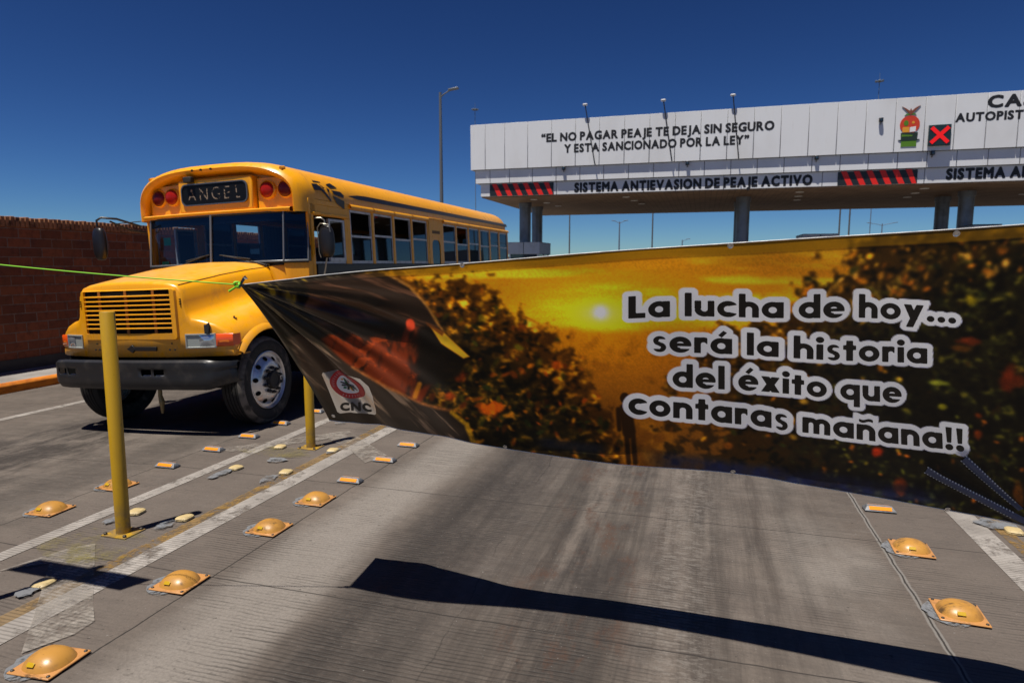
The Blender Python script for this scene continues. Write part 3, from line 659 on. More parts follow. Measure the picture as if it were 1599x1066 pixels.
for x0, x1, z1 in ((-.52, -.06, 1.945), (.80, .20, 1.935)):
    mb = MB(); mb.tube([(x0, wsy(x0)-.055, 1.80), ((x0+x1)/2, wsy(x0)-.05, (1.82+z1)/2), (x1, wsy(x1)-.035, z1)], [.012, .009, .006], 7)
    mb.tube([(x0+(x1-x0)*.35, wsy(x1)-.03, z1-.055), (x1+(x1-x0)*.10, wsy(x1)-.018, z1+.01)], .007, 6); mb.tube([(x0, wsy(x0)-.055, 1.80), (x0, wsy(x0)-.02, 1.79)], .018, 8); mb.build('wiper', CHASSIS, bus, smooth=50)
# cowl below the windshield
mb = MB(); rows = []
for z, off in ((1.10, .0), (1.40, .0), (1.74, .0), (1.815, .012), (1.838, .03)): rows.append([(x, wsy(x)-.0+(z-1.85)*.02-.01+off*.6, z) for x in WX])
mb.grid(rows); mb.grid([[(x, wsy(x)+.005, 1.838) for x in WX], [(x, .95, 1.84) for x in WX]]); mb.build('cowl', BUS, bus, smooth=45)
mb = MB(); mb.prism(rrect(.72, 1.0, 1.79, 1.815, .01), .60, .635, 'y'); mb.build('vent_slot', VOID, bus)
for s_ in (-1, 1):
    mb = MB(); mb.grid([[(s_*1.21, wsy(1.21)+(z-1.85)*.10-.004, z), (s_*HW, .86, z), (s_*HW, .90, z)] for z in (1.1, 1.84, 2.41)]); mb.build('corner_post', BUS, bus, smooth=60)

# hood with fenders: one pressed shape, lofted from front to cowl, then the nose drawn down
secs = {  # y: half profile from the middle outwards (x, z)
 -.70: [(0,1.633),(0.3,1.628),(0.52,1.608),(0.62,1.583),(0.665,1.523),(0.682,1.414),(0.7,1.302),(0.75,1.235),(0.86,1.215),(0.98,1.175),(1.08,1.110),(1.13,1.030),(1.15,0.900)],
 -.45: [(0,1.692),(0.3,1.686),(0.54,1.664),(0.64,1.632),(0.69,1.567),(0.708,1.456),(0.73,1.353),(0.78,1.285),(0.89,1.255),(1,1.215),(1.09,1.155),(1.145,1.070),(1.165,0.900)],
 -.10: [(0,1.765),(0.32,1.758),(0.58,1.734),(0.685,1.698),(0.738,1.635),(0.758,1.525),(0.78,1.433),(0.83,1.362),(0.93,1.325),(1.03,1.285),(1.11,1.225),(1.165,1.140),(1.185,0.900)],
 .25: [(0,1.825),(0.34,1.817),(0.63,1.789),(0.745,1.747),(0.8,1.685),(0.822,1.599),(0.845,1.522),(0.885,1.460),(0.96,1.415),(1.05,1.370),(1.12,1.305),(1.17,1.210),(1.19,0.900)],
 .56: [(0,1.862),(0.36,1.854),(0.68,1.822),(0.8,1.777),(0.855,1.722),(0.88,1.648),(0.9,1.584),(0.93,1.540),(0.99,1.490),(1.06,1.430),(1.12,1.350),(1.17,1.240),(1.19,0.900)]}
def arch_z(y):
    d = .575**2-(y)**2; return .50+math.sqrt(d) if d > 0 else .86
ykeys = sorted(secs)
def sec(y):
    for a, b in zip(ykeys, ykeys[1:]):
        if y <= b:
            t = (y-a)/(b-a); return [((1-t)*p[0]+t*q[0], (1-t)*p[1]+t*q[1]) for p, q in zip(secs[a], secs[b])]
    return secs[ykeys[-1]]
def nose_y(x): return -.735+.19*(abs(x)/1.17)**3.0
def half_row(y):
    p = sec(y); z0 = max(.86, arch_z(y)) if abs(y) < .575 else .86
    zt = p[-2][1]; z0 = min(z0, zt-.02)
    return p[:-1]+[(p[-1][0], zt+(z0-zt)*.5), (p[-1][0]+.004, z0)]
def full(h): return [(-x, z) for x, z in reversed(h[1:])]+list(h)
mb = MB(); rows = []
for y in list(np.linspace(.56, -.60, 36)):
    rows.append([(x, y if y > -.3 else y, z) for x, z in full(half_row(y))])
# pull the front rows to the bowed nose line
top = full(half_row(-.60)); N = len(top)
def nr(drop, back):
    out = []
    for x, z in top:
        zz = max(.86, z-drop*(1 if z > .9 else 0)) ; out.append((x*(1-.004*drop), nose_y(x)+back, zz))
    return out
rows2 = []
for r in rows:
    k = max(0., (-.2-r[0][1])/.40); rows2.append([(x, y+(nose_y(x)+.035-(-.60))*k if k > 0 else y, z) for x, y, z in r])
rows = rows2; front = [(x, nose_y(x)+.012, z-.012 if z > .9 else z) for x, z in top]; rows.append(front)
rows.append([(x, nose_y(x), max(.86, z-.035)) for x, z in top])
for q in (.15, .4, .7, 1.): rows.append([(x, nose_y(x), (1-q)*max(.86, z-.035)+q*.86) for x, z in top])
rows.append([(x, nose_y(x)+.03, .845) for x, z in top]); rows.append([(x, nose_y(x)+.25, .85) for x, z in top])
mb.grid(rows); hood = mb.build('hood', BUS, bus, smooth=65)
sdf = hood.modifiers.new('thickness', 'SOLIDIFY'); sdf.thickness = .012; sdf.offset = -1
# creases / seams on the hood
for s_ in (-1, 1):
    mb = MB(); mb.tube([(s_*sec(y)[3][0], y+(nose_y(.62)+.035+.60)*max(0, (-.2-y)/.4), sec(y)[3][1]-.001) for y in np.linspace(.54, -.60, 24)], .006, 6); mb.build('hood_seam', M('seam_gap_brown', (.20,.09,.01), .6), hood)
    # wheel arch lip and liner
    mb = MB(); arc = [(.575*math.cos(t), .50+.575*math.sin(t)) for t in np.linspace(R(142), R(20), 30)]
    mb.grid([[(s_*1.196, y, z) for y, z in arc], [(s_*1.215, y*1.02, .5+(z-.5)*1.02) for y, z in arc], [(s_*1.20, y*1.09, .5+(z-.5)*1.09) for y, z in arc], [(s_*1.165, y*1.13, .5+(z-.5)*1.13) for y, z in arc]])
    mb.build('arch_lip', BUS, bus, smooth=60)
    mb = MB(); arc = [(.57*math.cos(t), .50+.57*math.sin(t)) for t in np.linspace(R(160), R(0), 30)]
    mb.grid([[(s_*x, y, z) for y, z in arc] for x in (1.18, .62)]); mb.add([(s_*.62, y, z) for y, z in arc], [tuple(range(30))]); mb.build('wheel_well', VOID, bus)
    mb = MB(); mb.box(*sorted((s_*.95, s_*1.185)), .56, .95, .62, 1.45); mb.build('cab_step_panel', BUS, bus, bevel=.02)
# nose details
NY = lambda x: nose_y(x)
gx0, gx1, gz0, gz1 = -.575, .575, 1.10, 1.562
mb = MB(); mb.grid([[(x, NY(x)-.004, z) for x in np.linspace(gx0, gx1, 13)] for z in (gz0, gz1)]); gr = mb.build('grille', VOID, bus)
mb = MB()
for k in range(10):
    z = gz0+.012+k*(gz1-gz0-.024)/9.; 
    if k in (0, 9): continue
    mb.grid([[(x, NY(x)-dy, z+dz) for x in np.linspace(gx0, gx1, 9)] for dy, dz in ((.006, .009), (.026, .006), (.028, -.004), (.008, -.010))])
mb.build('slats', BUS, gr, smooth=60)
GB = M('dull_orange_bar', (.35,.12,.015), .5)
for x in (-.36, 0, .36):
    mb = MB(); mb.box(x-.016, x+.016, NY(x)-.012, NY(x)-.0045, gz0, gz1); mb.build('grille_bar', GB, gr)
mb = MB(); pa = rrect(gx0-.055, gx1+.055, gz0-.065, gz1+.012, .035); pb = rrect(gx0, gx1, gz0+.004, gz1, .012)
mb.grid([[(x, NY(x)+.002, z) for x, z in pa+pa[:1]], [(x, NY(x)-.026, z) for x, z in [(x*.985, z+(.006 if z < 1.3 else -.003)) for x, z in pa+pa[:1]]], [(x, NY(x)-.030, z) for x, z in pb+pb[:1]], [(x, NY(x)-.005, z) for x, z in pb+pb[:1]]]); mb.build('grille_surround', BUS, gr, smooth=50)
mb = MB(); 
for x in (-.50, -.44, .50, .56): mb.tube([(x, NY(x)+.01, .93), (x, NY(x)-.006, .93)], .011, 8)
for x in (-.47, .53): mb.tube([(x, NY(x)+.01, .995), (x, NY(x)-.006, .995)], .008, 8)
mb.build('nose_bolts', BOLT, bus)
mb = MB(); mb.box(.06, .345, NY(.2)-.012, NY(.2)+.01, .918, .962); mb.prism([(-.045, .94), (.03, .985), (.07, .94), (.03, .895)], NY(0)-.014, NY(0)+.01, 'y'); mb.build('nose_emblem', BLACK, bus, bevel=.004)
for s_ in (-1, 1):
    for z in (1.44, 1.42, 1.40, 1.385):
        pass
    mb = MB()
    for z in (1.455, 1.43, 1.405): mb.box(s_*.668-.008, s_*.668+.008, NY(.67)-.010, NY(.67)+.03, z-.006, z+.006)
    mb.build('nose_slots', VOID, bus)
    # headlamp: recessed bezel, square sealed lamp, wrap-round orange marker
    x0, x1 = .70, 1.0; xs_ = np.linspace(x0, x1, 7); z0, z1 = .945, 1.085
    mb = MB(); f_ = lambda x, dy: (s_*x, NY(x)-dy, 0)
    def ringrow(ins, dy): 
        p = [(x0+ins, z0+ins), (x1-ins, z0+ins), (x1-ins, z1-ins), (x0+ins, z1-ins), (x0+ins, z0+ins)]; q = []
        for (a, b), (c, d) in zip(p, p[1:]):
            for t in np.linspace(0, 1, 6)[:-1]: q.append((a+(c-a)*t, b+(d-b)*t))
        q.append(p[0]); return [(s_*x, NY(x)-dy, z) for x, z in q]
    mb.grid([ringrow(-.006, -.002), ringrow(-.006, .012), ringrow(.006, .014), ringrow(.012, .003)]); hl = mb.build('headlight', M('headlight_bezel', (.36,.38,.36), .4, .3), bus)
    mb = MB(); mb.grid([[(s_*x, NY(x)-.003, z) for x in xs_] for z in (z0+.01, z1-.01)]); mb.build('bowl', M('headlight_bowl', (.34,.37,.35), .35, .2), hl)
    a, b = .84, .99
    mb = MB(); mb.grid([[(s_*x, NY(x)-.006-.014*math.sin(math.pi*(x-a)/(b-a))*math.sin(math.pi*q), z0+.012+(z1-z0-.024)*q) for x in np.linspace(a, b, 11)] for q in np.linspace(0, 1, 8)]); mb.build('lamp_lens', M('sealed_lamp_glass', (.50,.56,.62), .06, .75), hl, smooth=80)
    mb = MB(); xs_ = np.linspace(1.008, 1.165, 10); mb.grid([[(s_*x, NY(x)-.012 if 0 < q < 1 else NY(x)+.003, .95+.135*q) for x in xs_] for q in (0, .06, .5, .94, 1)]); mb.grid([[(s_*1.165, NY(1.165)-.012+dy, .95+.135*q) for dy in (0, .06, .12)] for q in (.06, .5, .94)])
    mk = mb.build('turn_signal', ORL, bus, smooth=60)
    mb = MB(); mb.grid([[(s_*x, NY(x)-.0135, 1.0+.02*q-.02*abs(x-1.085)*6) for x in np.linspace(1.04, 1.13, 6)] for q in (0, 1)]); mb.build('reflector_rib', M('marker_rib', (.85,.2,.02), .2), mk)
mb = MB(); T = Matrix.Translation((.925, NY(.92)-.005, 1.135)); mb.box(-.03, .03, -.01, .02, -.05, .05, T); mb.tube([(0, 0, .04), (.035, 0, .065)], .012, 6, T=T); mb.build('hood_latch', RUBBER, bus, bevel=.008)
for s_ in (-1, 1):
    mb = MB(); mb.box(s_*1.02-.03, s_*1.02+.03, -.35, -.33, 1.222, 1.232); mb.tube([(s_*1.02, -.34, 1.22), (s_*1.02, -.34, 1.25)], .01, 6); mb.build('fender_bolt', BOLT, bus)
mb = MB(); mb.box(-.10, .04, -.56, -.545, 1.60, 1.615); mb.build('hood_badge', M('badge_brown', (.3,.15,.02), .5), bus)  # small brown bar on the hood front

# bumper: swept channel with cut-outs
cuts = [-1.25, -1.17, -1.0, -.88, -.845, -.725, -.6, -.3, 0, .22, .34, .375, .50, .8, 1.0, 1.17, 1.25]
cuts = [-1.18, -1.1, -1.0, -.985, -.865, -.84, -.72, -.4, -.1, .20, .33, .36, .49, .7, .9, 1.06, 1.14, 1.18]
holes = {(-.985, -.865), (-.84, -.72), (.20, .33), (.36, .49)}
fine = [];
for a, b in zip(cuts, cuts[1:]):
    n = 1 if (a, b) in holes else max(1, int((b-a)/.05)); fine += [a+(b-a)*k/n for k in range(n)]
fine.append(cuts[-1])
def by(x): return -.80+.05*(abs(x)/1.0)**2+(max(0, abs(x)-.99)/.19)**2*.20
BZ = [(.03, .812), (.0, .818), (-.022, .800), (-.026, .765), (-.022, .735), (-.022, .665), (-.026, .63), (-.022, .56), (.0, .525), (.06, .522)]
mb = MB(); mb.grid([[(x, by(x)+dy, z-(.03*max(0, abs(x)-.96)/.2 if z > .7 else -.06*max(0, abs(x)-.96)/.2)) for x in fine] for dy, z in BZ])
nf = len(fine)-1; keep = []
for i, f in enumerate(mb.f):
    r_, c_ = divmod(i, nf); 
    if r_ == 4 and any(abs(fine[c_]-a) < 1e-6 and abs(fine[c_+1]-b) < 1e-6 for a, b in holes): continue
    keep.append(f)
mb.f = keep; o = mb.build('bumper', BUMPER, bus, smooth=40); sd = o.modifiers.new('thickness', 'SOLIDIFY'); sd.thickness = .012; sd.offset = 1
mb = MB(); 
for a, b in holes: mb.box(a+.01, b-.01, by(a)-.012, by(a)+.0, .662, .672)
mb.build('cutout_lips', SILVER, o)
mb = MB(); mb.box(-1.06, 1.06, -.66, -.60, .55, .79); mb.build('cutout_shade_backing', VOID, bus)  # near-black backing, so the bumper cut-outs look shaded inside
mb = MB()
for x, z in ((.02, .765), (.13, .735), (.13, .70), (-.35, .72)): mb.tube([(x, by(x)-.02, z), (x, by(x)-.032, z)], [.014, .010], 8)
mb.build('bumper_bolts', CHROME, o)

# wheels
def wheel(x, y, s_, steer=0, twin=False):
    t = bpy.data.objects.new('wheel', None); COL.objects.link(t); t.parent = bus; t.location = (x, y, .497); t.rotation_euler = (0, 0, steer)
    S = Matrix.Scale(s_, 4, (1, 0, 0))
    tp = [(.325, -.01), (.345, .012), (.40, .022), (.452, .014), (.478, -.008), (.492, -.035), (.496, -.07), (.497, -.125), (.496, -.18), (.492, -.215), (.478, -.245), (.44, -.262), (.36, -.255), (.325, -.235)]
    mb = MB(); mb.lathe(tp, 64, S, closed=True); mb.build('tyre', TYRE, t, smooth=35)
    mb = MB(); mb.lathe([(.448, .0165), (.466, .007), (.4815, -.0125), (.4955, -.036)], 64, S @ Matrix.Translation((.0012, 0, 0)))
    mb.f = [f for f in mb.f if len(f) == 4]; mb.build('scuffed_shoulder', SCUFF, t, smooth=60)
    mb = MB()
    for gx in (-.065, -.105, -.145, -.185):
        mb.lathe([(.4983, gx-.004), (.4983, gx+.004)], 64, S)
    mb.f = [f for f in mb.f if len(f) == 4]; mb.build('tread_grooves', VOID, t)
    mb = MB()
    if twin: rp_ = [(.326, -.02), (.32, .0), (.30, -.02), (.25, -.10), (.21, -.13), (.11, -.13), (.10, -.06), (.0, -.05)]
    else: rp_ = [(.327, -.012), (.327, .012), (.318, .016), (.308, .006), (.300, -.02), (.288, -.022), (.270, -.006), (.225, .028), (.190, .045), (.172, .048), (.150, .046), (.115, .050), (.112, .050)]
    mb.lathe(rp_, 48, S); rim = mb.build('rim', RIMM, t, smooth=40)
    if not twin:
        # oval hand holes: near-black discs set proud, their shade put in as colour
        mb = MB()
        for k in range(10):
            a = 2*math.pi*(k+.3)/10; T = S @ Matrix.Rotation(a, 4, 'X') @ Matrix.Translation((.0155, 0, .248)) @ Matrix.Rotation(R(-38), 4, 'Y')
            ring = [(0, .026*math.cos(b), .030*math.sin(b)) for b in [2*math.pi*j/16 for j in range(16)]]
            mb.add([(.0035, *p[1:]) for p in ring]+[(-.004, *p[1:]) for p in ring], [tuple(range(16))]+[(j, (j+1) % 16, 16+(j+1) % 16, 16+j) for j in range(16)], T)
        mb.build('hand_hole_shade_discs', VOID, t)
        mb = MB(); mb.lathe([(.105, .045), (.105, .085), (.096, .098), (.07, .10), (.066, .092), (.0, .09)], 28, S); mb.build('hub', CHASSIS, t, smooth=40)
        for k in range(10):
            mb = MB(); a = 2*math.pi*k/10; mb.lathe([(.021, .042), (.021, .075), (.013, .080), (.012, .097), (.0, .098)], 6, S @ Matrix.Rotation(a, 4, 'X') @ Matrix.Translation((0, 0, .137)))
            mb.build('lug_nut', BOLT, t)
    return t
wheel(1.125, 0, 1, R(3)); wheel(-1.125, 0, -1, R(3)); wheel(1.12, 6.4, 1, 0, True); wheel(-1.12, 6.4, -1, 0, True)
# mirrors
mb = MB(); mb.tube([(-1.17, .70, 2.37), (-1.30, .45, 2.46), (-1.42, .33, 2.475), (-1.46, .30, 2.44), (-1.46, .30, 2.36)], .014, 8); mb.tube([(-1.18, .78, 2.30), (-1.28, .62, 2.325), (-1.36, .40, 2.43)], .012, 8); mb.tube([(-1.19, .72, 2.44), (-1.36, .46, 2.40)], .007, 6)
ma = mb.build('mirror_arm', BLACK, bus, smooth=60)
def mirror_shell(cx, cy, cz, wx, wy, wz, ma, m_, nm='mirror_head'):
    mb = MB(); rows = []
    for i in range(13):
        a = -math.pi/2+math.pi*i/12; q = abs(math.cos(a))**.55
        rows.append([(cx+wx*q*math.copysign(abs(math.cos(b))**.7, math.cos(b)), cy+wy*q*math.sin(b), cz+wz*math.copysign(abs(math.sin(a))**.8, math.sin(a))) for b in [2*math.pi*k/20 for k in range(21)]])
    mb.grid(rows); return mb.build(nm, m_, ma, smooth=70)
mirror_shell(-1.44, .30, 2.145, .095, .06, .205, ma, BLACK)
mb = MB(); mb.tube([(1.20, .98, 2.36), (1.32, .99, 2.36), (1.36, 1.0, 2.33), (1.355, 1.02, 2.1), (1.35, 1.03, 1.9), (1.29, 1.02, 1.62), (1.21, 1.0, 1.55)], .010, 8)
mb.tube([(1.455, .965, 2.18), (1.44, .955, 2.27), (1.33, .955, 2.29), (1.285, .955, 2.24), (1.29, .955, 1.93), (1.31, .955, 1.87)], .007, 6)
ma = mb.build('mirror_arm', M('worn_chrome_arm', (.42,.40,.34), .35, .8), bus, smooth=60); mirror_shell(1.375, 1.0, 2.065, .108, .055, .20, ma, BLACK)

# ------------------------------------------------------------------ toll canopy
FY = 35.88; XL = -12.98; XR = 26.5; BY = 51.0
can = thing('toll_canopy', 'white panelled toll plaza canopy on round steel columns behind the banner', 'toll canopy', (0, FY, 0))
def loc(o): return o
SEAMG = .013; seams = [-12.1, -10.94, -9.60, -8.24, -6.90, -5.59, -4.25, -2.93, -1.62, -.33, .98, 2.26, 3.53, 4.82, 6.10, 7.35, 8.62, 9.87, 11.11, 12.38, 13.65]
while seams[-1] < XR-1.4: seams.append(seams[-1]+1.28)
D = BY-FY
mb = MB(); mb.box(XL+.06, XR-.06, .06, D-.06, 7.12, 9.58); mb.box(XL+.33, XR-.33, .20, D-.2, 6.36, 7.10); mb.box(XL+.60, XR-.6, .36, D-.36, 5.66, 6.34); mb.build('frame', SEAM, can)
e = [XL]+seams+[XR]; g = SEAMG
mb = MB()
for a, b in zip(e, e[1:]): mb.box(a+(g if a != XL else 0), b-g, 0, .058, 7.10, 9.60)
yy = 0.; 
for k in range(11):
    y0, y1 = .06+k*(D-.06)/11, .06+(k+1)*(D-.06)/11; mb.box(XL, XL+.058, y0+g, y1-g, 7.10, 9.60)
mb.box(XL, XR, D-.058, D, 7.10, 9.60); mb.box(XL+.06, XR, .06, D-.06, 9.585, 9.60)
mb.build('upper_fascia', WHITEP, can, bevel=.008, seg=1)
mb = MB(); e2 = [XL+.25]+[s_+.24 for s_ in seams if s_+.24 < XR-.4]+[XR-.25]
for a, b in zip(e2, e2[1:]): mb.box(a+(g if a != XL+.25 else 0), b-g, .14, .198, 6.345, 7.09)
for k in range(11):
    y0, y1 = .20+k*(D-.4)/11, .20+(k+1)*(D-.4)/11; mb.box(XL+.25, XL+.31, y0+g, y1-g, 6.345, 7.09)
mb.build('middle_fascia', WHITEP, can, bevel=.008, seg=1)
mb = MB(); e3 = [XL+.50]+[-7.95+i*3.9 for i in range(0, 9)]+[XR-.5]
e3 = [XL+.50, -8.0, -3.2, .9, 5.6, 10.1, 14.5, 19, 23, XR-.5]
for a, b in zip(e3, e3[1:]): mb.box(a+(.012 if a != XL+.5 else 0), b-.012, .30, .358, 5.62, 6.335)
for k in range(4): mb.box(XL+.50, XL+.56, .36+k*(D-.72)/4+.01, .36+(k+1)*(D-.72)/4-.01, 5.62, 6.335)
mb.build('lower_fascia', WHITEP, can, bevel=.008, seg=1)
mb = MB(); mb.box(XL+.53, XR-.55, .36, D-.05, 5.56, 5.655); mb.build('soffit', SOFFIT, can)
# lettering on the fascia
GC = {}
def glyph(ch, d):
    if (ch, d) in GC: return GC[ch, d]
    mb = text_mb(ch, 0, 1, 0, 1, 0) if False else None
    c = bpy.data.curves.new('lettering', 'FONT'); c.body = ch; c.resolution_u = 3
    o = bpy.data.objects.new('lettering', c); COL.objects.link(o); bpy.context.view_layer.update()
    me = bpy.data.meshes.new_from_object(o.evaluated_get(bpy.context.evaluated_depsgraph_get())); bpy.data.objects.remove(o); bpy.data.curves.remove(c)
    bm = bmesh.new(); bm.from_mesh(me); bpy.data.meshes.remove(me); bmesh.ops.remove_doubles(bm, verts=bm.verts, dist=1e-4)
    E = np.array([[v.co[:2] for v in e.verts] for e in bm.edges if len(e.link_faces) == 1]); bm.free()
    lo, hi = E.min((0, 1)), E.max((0, 1)); st = .022; gx = np.arange(lo[0]-.14, hi[0]+.16, st); gy = np.arange(lo[1]-.14, hi[1]+.16, st); X, Y = np.meshgrid(gx, gy)
    D = np.full(X.shape, 9.); ins = np.zeros(X.shape, bool)
    for (x0, y0), (x1, y1) in E:
        L2 = (x1-x0)**2+(y1-y0)**2+1e-12; t = np.clip(((X-x0)*(x1-x0)+(Y-y0)*(y1-y0))/L2, 0, 1); D = np.minimum(D, np.hypot(X-x0-t*(x1-x0), Y-y0-t*(y1-y0)))
        if y0 != y1: ins ^= ((y0 > Y) != (y1 > Y)) & (X < (x1-x0)*(Y-y0)/(y1-y0)+x0)
    V, F = contour(np.where(ins, -D, D)-d, X, Y); w_ = V[:, 0].max()-V[:, 0].min(); V[:, 0] -= V[:, 0].min()
    GC[ch, d] = (V, F, w_); return GC[ch, d]
def bold_mb(body, x0, x1, z0, z1, y, d=.042, gap=.055, space=.26):
    mb = MB(); x = 0
    for ch in body:
        if ch == ' ': x += space; continue
        V, F, w_ = glyph(ch, d); mb.add([(x+a, y, b) for a, b in V], F); x += w_+gap
    x -= gap; cap = glyph('E', d)[0][:, 1]; za, zb = cap.min(), cap.max()
    mb.v = [(x0+(x1-x0)*a/x, y, z0+(z1-z0)*(b-za)/(zb-za)) for a, _, b in mb.v]; return mb
def letters(name, body, x0, x1, z0, z1, y, off=.0, d=.050): 
    m = INK; return bold_mb(body, x0, x1, z0, z1, y, d).build(name, m, can, fix=False)
letters('lettering', '“EL NO PAGAR PEAJE TE DEJA SIN SEGURO', -8.82, 3.22, 8.43, 8.90, -.006, .045)
letters('lettering', 'Y ESTA SANCIONADO POR LA LEY”', -7.52, 2.05, 7.80, 8.27, -.006, .045)
letters('lettering', 'SISTEMA ANTIEVASION DE PEAJE ACTIVO', -7.0, 5.16, 5.69, 6.23, .294, .045, .066)
letters('lettering', 'SISTEMA ANTIEVASION DE PEAJE ACTIVO', 11.0, 23.1, 5.74, 6.28, .294, .045, .066)
letters('lettering', 'CASETA', 12.36, 16.05, 8.90, 9.47, -.006, .055)
letters('lettering', 'AUTOPISTA', 11.12, 14.25, 8.34, 8.75, -.006, .050)
def hazard(x0, x1, z0=5.63, z1=6.29):
    mb = MB(); mb.box(x0, x1, .265, .298, z0, z1); h = mb.build('hazard_panel', DARKST, can)
    n = 6; p = (x1-x0)/6.15; mb = MB()
    for k in range(n):
        a = x0+.22*p+k*p; zt = z1+.02; zb = z0-.0
        w_ = .46*p; q = [(a, zt), (a+w_, zt), (min(x1-.02, a+w_+.55*p), zb), (a+.55*p, zb)]
        if a+.55*p > x1-.02: continue
        mb.prism(q, .258, .2645, 'y')
    mb.build('red_stripes', REDST, h)
hazard(-11.92, -8.17); hazard(6.30, 9.79)
# state crest on the fascia
def plate(poly, m, d, name, par):
    mb = MB(); mb.prism(poly, -.012-d, -.004, 'y'); return mb.build(name, m, par)
def ell(cx, cz, rx, rz, n=26): return [(cx+rx*math.cos(2*math.pi*k/n), cz+rz*math.sin(2*math.pi*k/n)) for k in range(n)]
cx = 9.24
cr = plate(ell(cx, 8.35, .42, .42), CRED, .010, 'crest', can)
plate([(cx-.36, 7.98), (cx+.36, 7.98), (cx+.34, 7.62), (cx-.34, 7.62)], CDARK, .012, 'crest_base', cr)
plate([(cx-.32, 7.60), (cx+.32, 7.60), (cx+.33, 7.33), (cx-.33, 7.33)], CGREEN, .012, 'crest_foot', cr)
plate([(cx-.32, 7.90), (cx+.14, 7.86), (cx+.14, 7.80), (cx-.32, 7.80)], CGREEN, .018, 'crest_leaf', cr)
plate([(cx-.46, 7.66), (cx+.46, 7.66), (cx+.36, 7.60), (cx-.36, 7.60)], CDARK, .019, 'crest_ribbon', cr)
plate([(cx-.30, 8.24), (cx-.02, 8.24), (cx-.02, 8.0), (cx-.30, 8.0)], CYEL, .016, 'crest_quarter', cr); plate([(cx+.01, 8.22), (cx+.26, 8.26), (cx+.26, 8.02), (cx+.01, 8.0)], BWHITE, .016, 'crest_quarter', cr)
plate(ell(cx-.16, 8.42, .10, .13), CGREEN, .016, 'crest_quarter', cr); plate(ell(cx+.14, 8.44, .06, .06), CYEL, .016, 'crest_star', cr)
plate([(cx-.25, 8.78), (cx+.25, 8.80), (cx+.16, 8.86), (cx-.17, 8.85)], CGREEN, .018, 'crest_leaf', cr)
plate([(cx, 8.78), (cx-.10, 8.90), (cx-.30, 9.12), (cx-.38, 9.20), (cx-.20, 9.10), (cx-.04, 8.98), (cx, 9.10), (cx+.05, 8.98), (cx+.2, 9.12), (cx+.40, 9.22), (cx+.30, 9.10), (cx+.12, 8.90)], CBROWN, .024, 'crest_eagle', cr)
# columns
for y in (40.0-FY, 43.1-FY):
    for x in (-10.85, 2.12, 13.05, 24.2):
        x2 = x+(.15 if y < 5 and x > 5 else 0)
        mb = MB(); T = Matrix.Translation((x2, y, 0)) @ Matrix.Rotation(-math.pi/2, 4, 'Y'); mb.lathe([(.36, 0), (.36, 5.0), (.365, 5.0), (.365, 5.03), (.36, 5.03), (.36, 5.56)], 32, T); mb.lathe([(.41, 5.30), (.41, 5.558)], 32, T); mb.build('column', COLM, can, smooth=40)
for x in (-9.9, -4.5, 4.6, 10.4, 16): 
    for y in (1.9, 4.2, 6.5):
        mb = MB(); T = Matrix.Translation((x+y*.1, y, 0)) @ Matrix.Rotation(-math.pi/2, 4, 'Y'); mb.lathe([(.20, 5.555), (.22, 5.52), (.15, 5.515), (.14, 5.545), (0., 5.545)], 20, T); mb.build('downlight', LAMPD, can, smooth=50)
# lane signal, cameras, arm lights: hung on the canopy
sg = thing('lane_signal', 'square dark lane signal lit with a red cross on the canopy fascia', 'lane signal', (10.49, FY-.005, 7.78))
mb = MB(); mb.box(-.46, .46, -.14, -.002, -.48, .48); mb.build('housing', SIGBOX, sg, bevel=.02)
mb = MB()
for a in (45, -45):
    T = Matrix.Rotation(R(a), 4, 'Y'); mb.box(-.50, .50, -.158, -.146, -.085, .085, T) if a == 45 else (mb.box(-.50, -.086, -.158, -.146, -.085, .085, T), mb.box(.086, .50, -.158, -.146, -.085, .085, T))
mb.build('red_cross', REDX, sg)
for x, z, y, lab in ((7.98, 8.62, 0, 'black camera mounted on the white fascia left of the crest'), (-7.55, 7.0, .14, 'small black camera under the fascia near the canopy left end'), (-.95, 7.0, .14, 'small black camera under the fascia above the word PEAJE'),
                     (5.25, 7.0, .14, 'small black camera under the fascia left of the red hazard panel'), (10.3, 7.0, .14, 'small black camera under the fascia right below the lane signal')):
    t = thing('security_camera', lab, 'camera', (x, FY+y, z), group='cameras on the canopy fascia')
    mb = MB(); mb.box(-.09, .09, -.17, -.04, -.10, .10); mb.build('camera_body', CAMB, t, bevel=.02)
    mb = MB(); mb.tube([(0, -.1, -.09), (0, -.06, -.16), (0, -.005, -.18)], .03, 8); mb.build('bracket', POLE, t)
    mb = MB(); mb.tube([(0, -.168, 0), (0, -.19, 0)], .06, 12); mb.build('lens', BOOTHG, t)
for (x0, z0), (x1, z1), lab in (((-5.8, 7.15), (-6.36, 10.25), 'arm lamp on a thin rod leaning out left of the fascia lettering'), ((-1.74, 7.15), (-2.25, 10.2), 'arm lamp on a thin rod rising over the middle of the fascia lettering'), ((1.57, 7.15), (1.18, 10.22), 'arm lamp on a thin rod near the right end of the fascia lettering')):
    t = thing('sign_lamp', lab, 'lamp', (x0, FY-.10, z0), group='arm lamps over the canopy fascia')
    mb = MB(); mb.tube([(0, .10, 0), (0, -.02, 0), ((x1-x0)*.35, -.06, (z1-z0)*.35), (x1-x0, -.10, z1-z0)], .030, 8); mb.build('arm', CAMB, t)
    mb = MB(); T = Matrix.Translation((x1-x0, -.10, z1-z0)); mb.lathe([(.03, -.13), (.06, -.10), (.07, .08), (.03, .13)], 12, T); mb.build('lamp_head', WHITEL, t, smooth=40)
